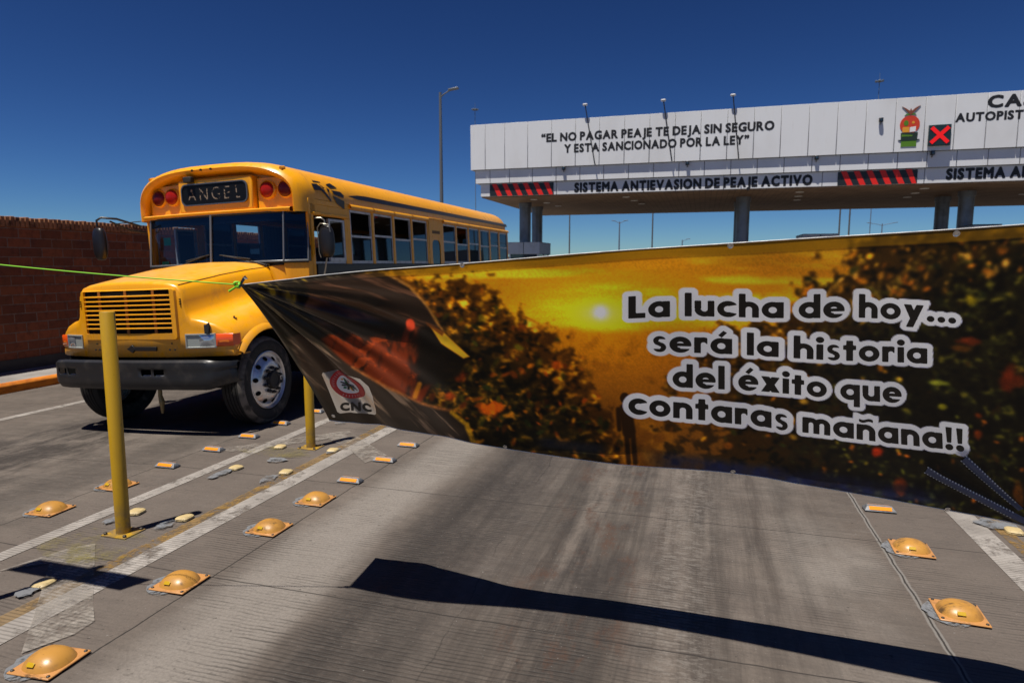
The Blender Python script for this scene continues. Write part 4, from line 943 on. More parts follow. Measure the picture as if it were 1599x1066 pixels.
# ceiling-hung thin aerial rods at the left end
t = thing('aerial_rod', 'thin rod with a small box hanging below the left end of the canopy', 'aerial', (-12.2, FY+9, 5.6))
mb = MB(); mb.tube([(-.2, 0, .2), (-.2, 0, -1.15)], .03, 6); mb.build('rod', POLE, t)
mb = MB(); mb.box(-.27, .12, -.1, .1, -1.3, -1.12); mb.build('aerial_box', CAMB, t, bevel=.03)
# toll booths: only their tops show over the banner
def booth(x0, x1, y0, y1, h, label, dark=False):
    t = thing('toll_booth', label, 'toll booth', ((x0+x1)/2, y0, 0), group='toll booths under the canopy')
    a = (x1-x0)/2; d = y1-y0
    mb = MB(); mb.box(-a-.5, a+.5, -3.5, d+3, .001, .16); mb.build('island_base', WALK, t, bevel=.03)
    mb = MB(); mb.box(-a+.02, a-.02, .02, d-.02, .16, 1.15); mb.box(-a+.02, -.02, .02, d-.02, 2.35, h-.05); mb.box(.02, a-.02, .02, d-.02, 2.35, h-.05)
    for sx in (-1, 1):
        for yy in (.1, d/2, d-.2): mb.box(sx*(a-.15)-.05, sx*(a-.15)+.05, yy, yy+.1, 1.15, 2.35)
    mb.build('wall', BOOTH, t, bevel=.01)
    mb = MB(); mb.box(-a+.14, a-.14, .14, d-.14, 1.151, 2.349); mb.build('window', BOOTHG, t)
    mb = MB(); mb.box(-a, -.02, 0, d, h-.048, h); mb.box(.02, a, 0, d, h-.048, h); mb.build('roof', CAMB if dark else BOOTH, t, bevel=.02)
booth(-11.50, -9.45, 38.2, 41.2, 3.07, 'grey toll booth at the left columns just right of the bus')
booth(5.35, 7.2, 40.0, 43, 3.44, 'pale blue grey toll booth barely showing over the banner right of centre')
booth(12.6, 13.8, 37, 38.8, 3.68, 'toll booth with a dark flat roof over the banner near the right edge', True)

# ------------------------------------------------------------------ lamp posts and masts
def lamp_post(x, y, h, arms, label, rad=.10, group='street lamps beyond the canopy', m=POLE, nm='street_lamp', mast=False):
    t = thing(nm, label, 'street lamp', (x, y, 0), group=group)
    T = Matrix.Rotation(-math.pi/2, 4, 'Y'); mb = MB(); mb.lathe([(rad*1.25, 0), (rad, h*.5), (rad*.75, h)], 14, T); mb.build('pole', m, t, smooth=50)
    for a in arms:
        mb = MB(); mb.tube([(0, 0, h-.35), (a*.35, 0, h-.15), (a, 0, h+.10)], .05 if not mast else .09, 8); mb.build('arm', m, t)
        mb = MB(); s_ = math.copysign(1, a); T2 = Matrix.Translation((a, 0, h+.12)) @ Matrix.Rotation(-.12*s_, 4, 'Y'); mb.box(*sorted((-s_*.1, s_*.65)), -.16, .16, -.05, .07, T2); mb.build('lamp_head', m, t, bevel=.03)
    return t
lamp_post(-18.57, 45, 14.0, [.75], 'tall grey street lamp with one arm rising behind the bus roof', .13)
lamp_post(-14.78, 120, 9.3, [-.8, .9], 'small distant street lamp seen under the canopy between two thin poles', .14, m=POLEF)
lamp_post(32.6, 140, 9.3, [-2.0, 2.0], 'distant double armed street lamp under the canopy right of the centre column', .12, m=POLEF)
lamp_post(-4.24, 140, 6.6, [.9], 'tiny distant street lamp just over the banner edge', .14, m=POLEF)
for x, y, lab in ((-12.0, 60, 'thin dark pole under the canopy nearest the left columns'), (-4.44, 60, 'thin dark pole under the canopy left of the centre column'), (10.43, 58, 'left one of the close pair of thin poles under the canopy'), (11.14, 58, 'right one of the close pair of thin poles under the canopy')):
    t = thing('thin_pole', lab, 'pole', (x, y, 0), group='thin poles behind the canopy')
    mb = MB(); mb.lathe([(.075, 0), (.055, 8.2)], 12, Matrix.Rotation(-math.pi/2, 4, 'Y')); mb.build('pole', POLE, t, smooth=50)
    mb = MB(); mb.box(-.18, .18, -.18, .18, .001, .03); mb.build('base_plate', POLE, t)
for x, lab in ((-46.0, 'very distant floodlight mast just left of the canopy'), (28.35, 'very distant floodlight mast showing above the canopy roof')):
    t = thing('floodlight_mast', lab, 'floodlight mast', (x, 130, 0), group='floodlight masts far behind')
    mb = MB(); mb.lathe([(.09, 0), (.05, 33.0), (.02, 34.5)], 12, Matrix.Rotation(-math.pi/2, 4, 'Y')); mb.build('mast', POLEF, t, smooth=50)
    mb = MB(); mb.lathe([(.40, 33.0), (.44, 33.08), (.40, 33.2)], 16, Matrix.Rotation(-math.pi/2, 4, 'Y')); mb.build('ring', POLEF, t)
    for k in range(6):
        a = 2*math.pi*k/6+.3; mb = MB(); mb.box(-.2, .2, -.1, .1, 33.02, 33.24, Matrix.Translation((.62*math.cos(a), .62*math.sin(a), 0)) @ Matrix.Rotation(a+math.pi/2, 4, 'Z')); mb.build('floodlight', POLEF, t, bevel=.04)

# ------------------------------------------------------------------ signboard just left of the view, whose shadow lies on the island
sbt = thing('sign_board', 'signboard on a post at the left edge casting the T-shaped shadow on the island', 'sign', (-3.735, 2.085, 0))
mb = MB(); mb.lathe([(.03, .001), (.03, 2.50)], 14, Matrix.Translation((0, .035, 0)) @ Matrix.Rotation(-math.pi/2, 4, 'Y')); mb.build('post', POLE, sbt, smooth=40)
mb = MB(); mb.box(-.425, .425, -.004, 0, 1.99, 2.52); mb.build('board', SBOARD, sbt, bevel=.001)

# ------------------------------------------------------------------ banner
TOP = np.array([(-2.075,2.556,1.70),(-1.635,2.545,1.757),(-.979,2.596,1.80),(-.498,2.625,1.841),(.091,2.61,1.872),(.549,2.59,1.902),(.994,2.545,1.926),(1.30,2.51,1.94),(1.75,2.46,1.95)])
BOT = np.array([(-2.0,3.149,.921),(-1.662,3.150,.907),(-1.10,3.06,.888),(-.929,3.056,.874),(-.443,3.065,.832),(.161,3.03,.853),(.699,3.0,.811),(1.287,2.99,.756),(1.72,2.96,.72)])
CAMP = np.array([0, 0, 1.8])
for k_, f_ in ((3, .992), (4, .978), (5, .968), (6, .966), (7, .966), (8, .966)): TOP[k_] = CAMP+(TOP[k_]-CAMP)*f_
for k_, f_ in ((5, 1.01), (6, 1.015), (7, 1.015), (8, 1.015)): BOT[k_] = CAMP+(BOT[k_]-CAMP)*f_
TPX = np.array([(375,445),(500,425),(723,411),(900,395),(1138,381),(1350,366),(1599,351),(1771,338),(2030,322)], float)
BPX = np.array([(515,655),(600,665),(740,690),(790,698),(940,722),(1144,738),(1350,773),(1599,815),(1790,848)], float)
def arclen(c): return np.concatenate([[0], np.cumsum(np.linalg.norm(np.diff(c, axis=0), axis=1))])
TS, BS = arclen(TOP), arclen(BOT)
def smooth_interp(s, S, C):
    """Catmull-Rom style cubic through the control points"""
    m = np.gradient(C, S, axis=0); i = np.clip(np.searchsorted(S, s)-1, 0, len(S)-2); h = (S[i+1]-S[i]); t = ((s-S[i])/h)
    t = np.clip(t, -.2, 1.2); t2, t3 = t*t, t*t*t
    f = lambda a: a[..., None]
    return f(2*t3-3*t2+1)*C[i]+f((t3-2*t2+t)*h)*m[i]+f(-2*t3+3*t2)*C[i+1]+f((t3-t2)*h)*m[i+1]
LEN = min(TS[-1], BS[-1])
def layout(s, v):
    """print layout units: left end 375, sheet is about 1600 wide"""
    t = smooth_interp(s, TS, TPX); b = smooth_interp(s, BS, BPX); vv = (1.19*v/(1+.19*v))[..., None]; return t+(b-t)*vv
NRM = np.array([.05, -.88, -.45]); NRM /= np.linalg.norm(NRM)
def surf(s, v):
    t = smooth_interp(s, TS, TOP); b = smooth_interp(s, BS, BOT); p = t+(b-t)*v[..., None]
    r = np.hypot(s, v*1.0); a = np.arctan2(v*1.0, s+1e-6)
    d = -.035*4*v*(1-v)*np.exp(-s/1.6)
    fan = np.minimum(r, .55)*np.exp(-np.maximum(r-.30, 0)/.40)
    d += fan*.072*(np.sin(a*13+.4)+.5*np.sin(a*23+1.)+.35*np.sin(a*37+2.2))
    edge = np.clip(np.minimum(v, 1-v)*12, 0, 1)
    d += .006*np.sin(s*5.1+v*4+.7*np.sin(v*5))*np.clip(s-.5, 0, 1)+.004*np.sin(s*9.3-v*7)*edge
    P = layout(s, v)
    for (x0, y0), (x1, y1), A, wd in (((1440, 716), (1640, 832), .020, 9), ((1500, 700), (1620, 800), .018, 9), ((1200, 735), (1450, 775), .012, 14), ((790, 694), (900, 610), .007, 14), ((560, 470), (700, 540), .010, 10), ((690, 690), (950, 705), .010, 9)):
        dx, dy = x1-x0, y1-y0; L = math.hypot(dx, dy); t_ = ((P[..., 0]-x0)*dx+(P[..., 1]-y0)*dy)/L/L; ds = ((P[..., 0]-x0)*dy-(P[..., 1]-y0)*dx)/L
        win = np.clip(t_*6, 0, 1)*np.clip((1.3-t_)*3, 0, 1)
        d += A*np.exp(-(ds/wd)**2)*win
    return p+NRM*d[..., None]
def surf_n(s, v, off):
    e_ = .004; p = surf(s, v); a = surf(s+e_, v)-surf(s-e_, v); b = surf(s, np.clip(v+e_, 0, 1))-surf(s, np.clip(v-e_, 0, 1))
    n = np.cross(a, b); n /= np.linalg.norm(n, axis=-1, keepdims=True)+1e-12; n *= np.sign((n*NRM).sum(-1, keepdims=True)); return p+n*off
def inverse(P, Q):
    s = np.full(P.shape, 1.5); v = np.full(P.shape, .5)
    for _ in range(40):
        t = smooth_interp(s, TS, TPX); b = smooth_interp(s, BS, BPX); q = np.clip((Q-t[..., 1])/(b[..., 1]-t[..., 1]), -.05, 1.05)
        x = t[..., 0]+(b[..., 0]-t[..., 0])*q; s = np.clip(s+(P-x)/330., 0, LEN)
        v = q/(1.19-.19*q)
    return s, np.clip(v, 0, 1)

# --- lettering as signed distances, round geometric bold
def ring(cx, cy, ro, w_): return lambda X, Y: np.abs(np.hypot(X-cx, Y-cy)-(ro-w_/2))-w_/2
def sdbox(qx, qy): return np.hypot(np.maximum(qx, 0), np.maximum(qy, 0))+np.minimum(np.maximum(qx, qy), 0)
def boxs(x0, y0, x1, y1): return lambda X, Y: sdbox(np.abs(X-(x0+x1)/2)-(x1-x0)/2, np.abs(Y-(y0+y1)/2)-(y1-y0)/2)
def disc(cx, cy, r): return lambda X, Y: np.hypot(X-cx, Y-cy)-r
def segm(x0, y0, x1, y1, w_):
    L = math.hypot(x1-x0, y1-y0); ux, uy = (x1-x0)/L, (y1-y0)/L
    return lambda X, Y: sdbox(np.abs((X-(x0+x1)/2)*ux+(Y-(y0+y1)/2)*uy)-L/2, np.abs((X-(x0+x1)/2)*uy-(Y-(y0+y1)/2)*ux)-w_/2)
def U_(*f): return lambda X, Y: np.minimum.reduce([g_(X, Y) for g_ in f])
def I_(*f): return lambda X, Y: np.maximum.reduce([g_(X, Y) for g_ in f])
def N_(f): return lambda X, Y: -f(X, Y)
XH, ST = .67, .225
RO = ring(.345, .335, .345, .215)
dot_i = disc(.115, .86, .135)
ARCH = I_(ring(.315, .36, .315, .215), lambda X, Y: .36-Y)
SHAPES = {
 'l': (boxs(0, 0, ST, 1), ST), 'L': (U_(boxs(0, 0, .24, .95), boxs(0, 0, .54, .22)), .54), 'o': (RO, .69),
 'a': (U_(RO, boxs(.47, 0, .69, XH)), .69), 'd': (U_(RO, boxs(.47, 0, .69, 1)), .69), 'q': (U_(RO, boxs(.47, -.30, .69, XH)), .69),
 'c': (I_(RO, N_(lambda X, Y: np.maximum(.40-X, np.abs(Y-.335)-.13-(X-.40)*.25))), .60),
 'e': (U_(I_(RO, N_(boxs(.34, .165, .9, .275))), boxs(.12, .27, .66, .40)), .69),
 'u': (U_(boxs(0, .31, ST-.01, XH), boxs(.415, .0, .63, XH), I_(ring(.315, .31, .315, .215), lambda X, Y: Y-.31)), .63),
 'n': (U_(boxs(0, 0, ST-.01, XH), boxs(.415, 0, .63, .36), ARCH), .63), 'h': (U_(boxs(0, 0, ST-.01, 1), boxs(.415, 0, .63, .36), ARCH), .63),
 'm': (U_(boxs(0, 0, .21, XH), boxs(.36, 0, .565, .40), boxs(.715, 0, .92, .40), I_(ring(.2825, .39, .2825, .205), lambda X, Y: .39-Y), I_(ring(.6375, .39, .2825, .205), lambda X, Y: .39-Y)), .92),
 'r': (U_(boxs(0, 0, ST-.01, XH), I_(ring(.30, .38, .30, .215), lambda X, Y: .40-Y, lambda X, Y: X-.42)), .43),
 's': (U_(I_(ring(.24, .475, .205, .165), N_(lambda X, Y: np.maximum(.22-X, np.abs(Y-.47)-.075)), N_(lambda X, Y: np.maximum(.24-X, Y-.475))), I_(ring(.235, .2, .21, .165), N_(lambda X, Y: np.maximum(X-.26, np.abs(Y-.205)-.075)), N_(lambda X, Y: np.maximum(X-.235, .2-Y))), segm(.17, .40, .31, .275, .15)), .46),
 't': (U_(boxs(.10, 0, .325, .87), boxs(0, .47, .425, XH)), .425), 'i': (U_(boxs(0, 0, ST, XH), dot_i), ST),
 'y': (I_(U_(segm(.105, .75, .375, .02, .24), segm(.60, .78, .20, -.32, .235)), lambda X, Y: Y-XH, lambda X, Y: -.29-Y), .70),
 'x': (I_(U_(segm(.09, -.1, .56, .77, .25), segm(.56, -.1, .09, .77, .25)), lambda X, Y: Y-XH, lambda X, Y: -Y), .65),
 '!': (U_(I_(boxs(.01, .30, .25, .95), lambda X, Y: np.abs(X-.13)-.075-.05*(Y-.3)), disc(.13, .115, .135)), .27), '.': (disc(.13, .115, .13), .27)}
ACU = lambda cx: segm(cx-.03, .745, cx+.14, .96, .15)
SHAPES['á'] = (U_(SHAPES['a'][0], ACU(.33)), .69); SHAPES['é'] = (U_(SHAPES['e'][0], ACU(.33)), .69)
SHAPES['ñ'] = (U_(SHAPES['n'][0], lambda X, Y: np.maximum(np.abs(Y-(.83+.035*np.sin((X-.315)*14)))-.062, np.abs(X-.315)-.235)), .63)
LINES = [('La lucha de hoy...', [(982,497),(1068,493.5),(1240,490.5),(1334,489.5),(1503,497)], 36.5), ('será la historia', [(1019,548),(1153,550.5),(1226,552.5),(1456,561)], 36),
         ('del éxito que', [(1051,602),(1128,605),(1190,607.5),(1300,615.5),(1413,623)], 36.5), ('contaras mañana!!', [(982,648),(1100,653.5),(1193,663),(1220,668.5),(1457,693),(1512,698)], 38)]
ban = thing('banner', 'large printed protest banner of a sunset orchard stretched across the lane', 'banner', (0, 0, 0))
def on_banner(name, V, faces, off, m, parent=ban):
    s, v = inverse(V[:, 0], V[:, 1]); P = surf_n(s, v, off); mb = MB(); mb.v = [tuple(p) for p in P]; mb.f = list(faces)
    return mb.build(name, m, parent, fix=False)
OUTL = []
for body, base, asc in LINES:
    sp_ = .085; wsp = .46; adv = 0; pos = []
    for ch in body:
        if ch == ' ': adv += wsp-sp_; continue
        pos.append((ch, adv)); adv += SHAPES[ch][1]+sp_
    adv -= sp_; h_ = .030
    gx = np.arange(-.30, adv+.30, h_); gy = np.arange(-.62, 1.30, h_); X, Y = np.meshgrid(gx, gy); Fv = np.full(X.shape, 9.)
    for ch, a in pos: 
        i0, i1 = np.searchsorted(gx, (a-.4, a+SHAPES[ch][1]+.4)); Fv[:, i0:i1] = np.minimum(Fv[:, i0:i1], SHAPES[ch][0](X[:, i0:i1]-a, Y[:, i0:i1]))
    bx = np.array(base, float); wpx = bx[-1, 0]-bx[0, 0]; k = wpx/adv
    def to_sheet(V): 
        px = bx[0, 0]+V[:, 0]*k; py = np.interp(px, bx[:, 0], bx[:, 1]); return np.stack([px, py-V[:, 1]*asc], 1)
    V, F = contour(Fv, X, Y); on_banner('lettering', to_sheet(V), F, .0045, BINK)
    OUTL.append((bx, k, asc, Fv, gx, gy))
BOUT = None


# --- the printed picture, stored as a colour per vertex of the cloth
def vnoise(x, y, seed=0):
    g_ = np.random.default_rng(seed).random((64, 64)); xi = np.floor(x).astype(int); yi = np.floor(y).astype(int); fx = x-xi; fy = y-yi; fx = fx*fx*(3-2*fx); fy = fy*fy*(3-2*fy)
    a = lambda i, j: g_[(yi+j) % 64, (xi+i) % 64]
    return (a(0,0)*(1-fx)+a(1,0)*fx)*(1-fy)+(a(0,1)*(1-fx)+a(1,1)*fx)*fy
def fbm(x, y, seed=0, o=4):
    t = 0
    for i in range(o):                                        # every octave turned, so no lattice lines show
        c, q = math.cos(.6+1.1*i), math.sin(.6+1.1*i); t = t+vnoise((x*c-y*q)*2**i+i*7.3, (x*q+y*c)*2**i+i*3.1, seed+i)*.5**i
    return t/sum(.5**i for i in range(o))
def sst(x, a, b): t = np.clip((x-a)/(b-a), 0, 1); return t*t*(3-2*t)
def lerp(c, d, f): return c+(np.asarray(d, float)-c)*f[..., None]
def polymask(P, Q, poly, soft=4.):
    d = np.full(P.shape, 1e9); inside = np.zeros(P.shape, bool); n = len(poly)
    for (x0, y0), (x1, y1) in zip(poly, poly[1:]+poly[:1]):
        L2 = (x1-x0)**2+(y1-y0)**2; t = np.clip(((P-x0)*(x1-x0)+(Q-y0)*(y1-y0))/L2, 0, 1); d = np.minimum(d, np.hypot(P-x0-t*(x1-x0), Q-y0-t*(y1-y0)))
        if y0 != y1: c = ((y0 > Q) != (y1 > Q)) & (P < (x1-x0)*(Q-y0)/(y1-y0)+x0); inside ^= c
    return sst(np.where(inside, -d, d), soft, -soft)
def capm(P, Q, x0, y0, x1, y1, r, soft=2.5):
    L2 = (x1-x0)**2+(y1-y0)**2; t = np.clip(((P-x0)*(x1-x0)+(Q-y0)*(y1-y0))/L2, 0, 1); return sst(np.hypot(P-x0-t*(x1-x0), Q-y0-t*(y1-y0)), r+soft, r-soft)
def art(P, Q):
    n2 = fbm(P/40, Q/40, 5); n3 = fbm(P/14, Q/14, 9); n4 = fbm(P/5, Q/5, 13); wx, wy = P+14*(n3-.5)+6*(n4-.5), Q+14*(n2-.5)
    lf = fbm(wx/13, wy/10, 41, 3); lf2 = fbm(wx/7, wy/6, 47, 2); lb = fbm(P/34, Q/28, 53, 3)
    n1 = fbm(P/120, Q/13, 1); n2 = fbm(P/40, Q/40, 5); n3 = fbm(P/14, Q/14, 9); n4 = fbm(P/5, Q/5, 13); big = fbm(P/150, Q/120, 17)
    C = np.empty(P.shape+(3,)); C[:] = (172, 120, 26)
    C = lerp(C, (206, 144, 24), sst(Q, 385, 470)); C = lerp(C, (208, 176, 44), sst(n1, .42, .70)*sst(np.abs(Q-448), 85, 15)*.85); C = lerp(C, (158, 102, 22), sst(n1, .54, .30)*.45)
    d = np.hypot((P-938)/1.45, (Q-490)/.75); C = lerp(C, (224, 190, 30), np.exp(-(d/100)**2)*.5); C = lerp(C, (244, 214, 40), np.exp(-(d/34)**2)*.9); C = lerp(C, (252, 236, 120), np.exp(-(d/19)**2)*.9)
    # fields below the horizon
    hz = sst(Q+8*(n2-.5), 508, 524); fld = np.empty(C.shape); fld[:] = (160, 100, 20); fld = lerp(fld, (128, 82, 20), sst(Q, 540, 650)); fld = lerp(fld, (92, 60, 22), sst(Q, 640, 740)*.7)
    fld = lerp(fld, (190, 128, 14), np.exp(-((P-935)/120)**2-((Q-515)/60)**2)*.9); fld = lerp(fld, (120, 72, 14), sst(n3, .5, .72)*.35)
    C = C+(fld-C)*hz[..., None]
    C = lerp(C, (215, 208, 196), sst(np.hypot(P-938, Q-488)+3*(n3-.5), 20, 3)*.95)
    path = sst(np.abs(P-(1000+(Q-680)*.35))-14-(Q-610)*.42, 22, -14)*sst(Q, 640, 680); C = lerp(C, (168, 112, 24), path*(.35+.65*n3)); C = lerp(C, (110, 66, 14), path*sst(n3, .55, .35)*.7)
    rng = np.random.default_rng(11)
    def leaves(C, mask, _b, cols, n, box, r0, r1, fade):
        for _ in range(n):
            x, y = rng.uniform(box[0], box[2]), rng.uniform(box[1], box[3]); col = np.array(cols[rng.integers(len(cols))], float)*rng.uniform(.6, 1.15); r = rng.uniform(r0, r1)
            a = rng.uniform(0, math.pi); e_ = rng.uniform(.25, .75); stren = fade(x, y)
            if rng.random() > stren: continue
            j0 = max(0, int((x-PX0)/PSTEP-r*2.2/PSTEP)); j1 = int((x-PX0)/PSTEP+r*2.2/PSTEP)+2
            sel = (np.abs(P-x) < r*1.6) & (np.abs(Q-y) < r*1.6)
            if not sel.any(): continue
            p, q = P[sel]-x, Q[sel]-y; u = (p*math.cos(a)+q*math.sin(a))/r; w_ = (-p*math.sin(a)+q*math.cos(a))/(r*e_)
            f = sst(np.hypot(u, w_), 1.25, .55)*mask[sel]*rng.uniform(.55, 1); C[sel] = C[sel]+(col-C[sel])*f[:, None]
        return C
    # left orchard row
    ytop = np.interp(P, [560, 640, 700, 745, 790, 850, 900, 935, 965, 985], [425, 420, 428, 446, 474, 512, 556, 610, 668, 760])
    mL = sst((Q-ytop)/32+(n3-.5)*2.6+(lf-.5)*2.2+(lf2-.5)*1.0, -.15, .5)*sst(P, 990, 960)
    gold = [(236,170,34),(176,108,16),(150,84,12),(196,120,14),(120,78,14)]; deep = [(96,84,20),(60,58,18),(130,66,16),(40,46,20),(88,50,14)]
    dark = lerp(np.full(C.shape, 1.)*np.array((66., 40, 10)), (26, 22, 10), sst(Q-ytop, 30, 130))
    C = C+(dark-C)*mL[..., None]*(.80+.2*n4[..., None])
    def foliage(C, mask, hi, sun_, deepc):
        t = lf*.6+lf2*.4; C = lerp(C, deepc, mask*sst(t, .46, .34)*.85)
        C = lerp(C, hi[0], mask*sst(t, .50, .60)*sst(lb, .30, .55)*.8*sun_); C = lerp(C, hi[1], mask*sst(t, .57, .66)*sst(lb, .34, .6)*.9*sun_); return lerp(C, hi[2], mask*sst(t, .64, .72)*sun_*sst(lb, .4, .6))
    sunL = .30+.70*sst(Q-ytop, 150, 10); C = foliage(C, mL, [(136, 86, 16), (200, 134, 24), (246, 188, 56)], sunL, (16, 13, 8)); C = foliage(C, mL*sst(Q-ytop, 60, 130), [(58, 54, 20), (124, 86, 22), (192, 122, 28)], np.full(P.shape, .7), (12, 11, 8))
    def fadeL(x, y): return 1. if y < np.interp(x, [560, 700, 790, 900, 960], [500, 500, 540, 620, 700]) else .35
    C = leaves(C, mL, C, gold, 300, (560, 415, 975, 640), 2.5, 7, fadeL); C = leaves(C, mL, C, deep, 240, (600, 480, 985, 735), 3, 9, lambda x, y: 1)
    C = leaves(C, mL, C, [(176,104,20),(200,134,28),(160,74,14)], 110, (690, 560, 985, 735), 2.5, 6, lambda x, y: .9)
    # right trees
    xb = np.interp(Q, [340, 400, 430, 470, 510, 540, 600, 650, 700, 745], [1345, 1310, 1262, 1195, 1130, 1070, 1055, 1065, 1080, 1090])
    g = P-xb+(n2-.5)*150+(n3-.5)*120+(n4-.5)*40; mR = sst((P-xb)/70+(n2-.5)*2.2+(n3-.5)*2.6+(lf-.5)*2.2+(lf2-.5)*1.2, -.10, .45)
    dark = lerp(np.full(C.shape, 1.)*np.array((54., 36, 10)), (15, 15, 10), sst(g, 60, 330)); C = C+(dark-C)*mR[..., None]*(.86+.14*n4[..., None])
    sunR = sst(g, 330, 20)*.85+.12; band_ = np.exp(-((Q-(455-(P-1240)*.20)+10)/26)**2); C = foliage(C, mR, [(128, 84, 20), (190, 130, 28), (236, 178, 58)], np.maximum(sunR*sst(Q, 700, 430), band_), (10, 9, 7)); C = foliage(C, mR*sst(g, 90, 200), [(40, 42, 20), (66, 66, 28), (122, 108, 36)], np.full(P.shape, .75), (8, 8, 7))
    C = leaves(C, mR, C, [(226,158,34),(200,126,24),(236,180,60),(176,100,18)], 330, (1000, 350, 1420, 700), 3, 8.5, lambda x, y: .85 if y < 480 or x < 1180 else .28)
    C = leaves(C, mR, C, [(214,146,44),(196,116,30),(232,172,70)], 150, (1240, 355, 1660, 455), 3, 9, lambda x, y: 1 if abs(y-(455-(x-1240)*.20)) < 34 else .12)
    C = leaves(C, mR, C, [(52,56,22),(36,42,22),(70,64,22),(28,30,18),(60,40,16)], 260, (1020, 370, 1700, 790), 3, 10, lambda x, y: .75)
    C = leaves(C, mR, C, [(186,160,40),(150,150,50),(216,120,30)], 110, (1300, 640, 1700, 800), 2, 6, lambda x, y: .8)
    for x, y, rx, ry, c in ((1588,580,20,20,(104,40,14)),(1524,524,20,6,(112,48,18)),(1512,536,14,5,(96,60,18)),(1534,670,8,9,(130,58,14)),(1490,672,9,7,(96,46,14)),(1406,757,13,12,(206,84,12)),(1371,701,11,8,(186,58,10)),(1473,592,18,5,(140,140,46)),(1526,462,9,9,(150,130,20)),(1535,640,6,5,(120,54,10)),
                         (772,638,13,10,(222,104,14)),(758,640,10,10,(206,98,16)),(870,572,9,7,(168,76,12)),(718,590,12,9,(110,46,12)),(700,622,9,8,(150,66,14)),(880,690,12,6,(190,112,16)),(1590,764,10,18,(130,78,14)),(1480,629,9,6,(150,140,30)),(1288,733,5,6,(210,120,14)),(1456,770,5,5,(150,150,60)),(1640,700,16,14,(110,50,14)),(1700,600,18,16,(90,46,14))):
        f = sst(np.hypot((P-x)/rx, (Q-y)/ry)+(n3-.5)*1.1+(n4-.5)*.5, 1.25, .55)*(.55+.45*n4); C = lerp(C, c, f)
        f = sst(np.hypot((P-x+rx*.3)/rx, (Q-y+ry*.35)/ry), .6, .1)*.35; C = lerp(C, np.minimum(255, np.array(c)*1.35), f)
    # bluish ground strip under the trees
    yb = 716+(P-1010)*.128; C = lerp(C, (28, 38, 78), sst(np.abs(Q-yb-6*(n2-.5)), 24, 4)*sst(P, 985, 1060)*sst(P, 1520, 1420)*(.35+.6*n3)); C = lerp(C, (46, 50, 58), sst(np.abs(Q-(690+(P-840)*.10)), 12, 2)*sst(P, 820, 860)*sst(P, 960, 930)*.8)
    C = lerp(C, (30, 26, 22), sst(Q-(700+(P-700)*.085), -8, 10)*sst(P, 700, 780)*sst(P, 950, 880)*.85)
    # a person walking away down the path
    f = np.maximum.reduce([sst(np.hypot(P-976, (Q-624)/1.15), 9, 6), capm(P, Q, 977, 643, 983, 676, 10.5), capm(P, Q, 979, 680, 983, 722, 4), capm(P, Q, 989, 678, 993, 722, 4), capm(P, Q, 966, 642, 968, 672, 4)]); WALK_F = f
    def soft(A, n):
        for ax in (0, 1):
            pad = [(n, n) if a == ax else (0, 0) for a in range(3)]; B = np.cumsum(np.pad(A, pad, mode='edge'), axis=ax); L = A.shape[ax]
            B = np.concatenate([np.zeros_like(np.take(B, [0], ax)), B], ax); A = (np.take(B, np.arange(L)+2*n+1, ax)-np.take(B, np.arange(L), ax))/(2*n+1)
        return A
    C = soft(soft(C, 1), 1)                                   # the print is a soft-focus photograph
    C = C*(1+.16*(fbm(P/2.2, Q/2.2, 61, 2)-.5))[..., None]
    C = lerp(C, (46, 28, 11), WALK_F*.93)
    # the farmer in a hat, from behind
    st_ = fbm((P*.75+Q*.66)/60, (Q*.75-P*.66)/7, 23); st2 = fbm((P*.93+Q*.35)/70, (Q*.93-P*.35)/8, 27)
    left = sst(P+(Q-440)*-.9, 640, 560)*sst(P, 640, 590); base = lerp(np.full(C.shape, 1.)*np.array((30., 26, 20)), (64, 56, 42), sst(st_, .52, .72)); base = lerp(base, (112, 96, 34), sst(st_, .70, .78)*sst(n2, .5, .62)); C = C+(base-C)*left[..., None]
    m = polymask(P, Q, [(478,436),(520,430),(590,421),(625,436),(652,462),(676,498),(690,520),(668,512),(640,520),(560,512),(500,520),(476,486)], 3)
    hat = lerp(np.full(C.shape, 1.)*np.array((42., 30, 22)), (92, 66, 50), sst(st2, .5, .75)*.8); C = C+(hat-C)*m[..., None]
    C = lerp(C, (150, 108, 52), np.maximum(capm(P, Q, 604, 425, 640, 447, 2.5), np.maximum(capm(P, Q, 640, 447, 668, 486, 2.5), capm(P, Q, 668, 486, 690, 522, 2.5)))*(.4+.6*n4))
    m = polymask(P, Q, [(500,530),(560,512),(625,514),(668,512),(690,575),(668,612),(650,640),(600,612),(548,580)], 4)
    skin = lerp(np.full(C.shape, 1.)*np.array((112., 50, 18)), (44, 24, 14), sst(fbm(P/26, Q/50, 31), .42, .62)); skin = lerp(skin, (160, 74, 28), sst(n3, .58, .75)*.7); skin = lerp(skin, (26, 17, 12), sst(P-(Q-515)*.2, 640, 662)); C = C+(skin-C)*m[..., None]
    m = polymask(P, Q, [(500,505),(560,500),(640,508),(640,530),(585,522),(530,532)], 6); C = lerp(C, (24, 16, 12), m*.9)
    C = lerp(C, (176, 70, 40), sst(np.hypot((P-637)/8, (Q-511)/11), 1.2, .7)); C = lerp(C, (150, 62, 30), capm(P, Q, 632, 520, 628, 538, 5)*.5)
    m = polymask(P, Q, [(650,520),(682,516),(730,562),(716,590),(680,600),(650,610)], 5); C = lerp(C, (22, 16, 11), m*.9)
    C = lerp(C, (206, 150, 44), polymask(P, Q, [(668,512),(690,522),(732,560),(722,563),(686,540)], 2)); C = lerp(C, (96, 56, 24), polymask(P, Q, [(662,505),(692,522),(688,528),(664,512)], 2)*.8)
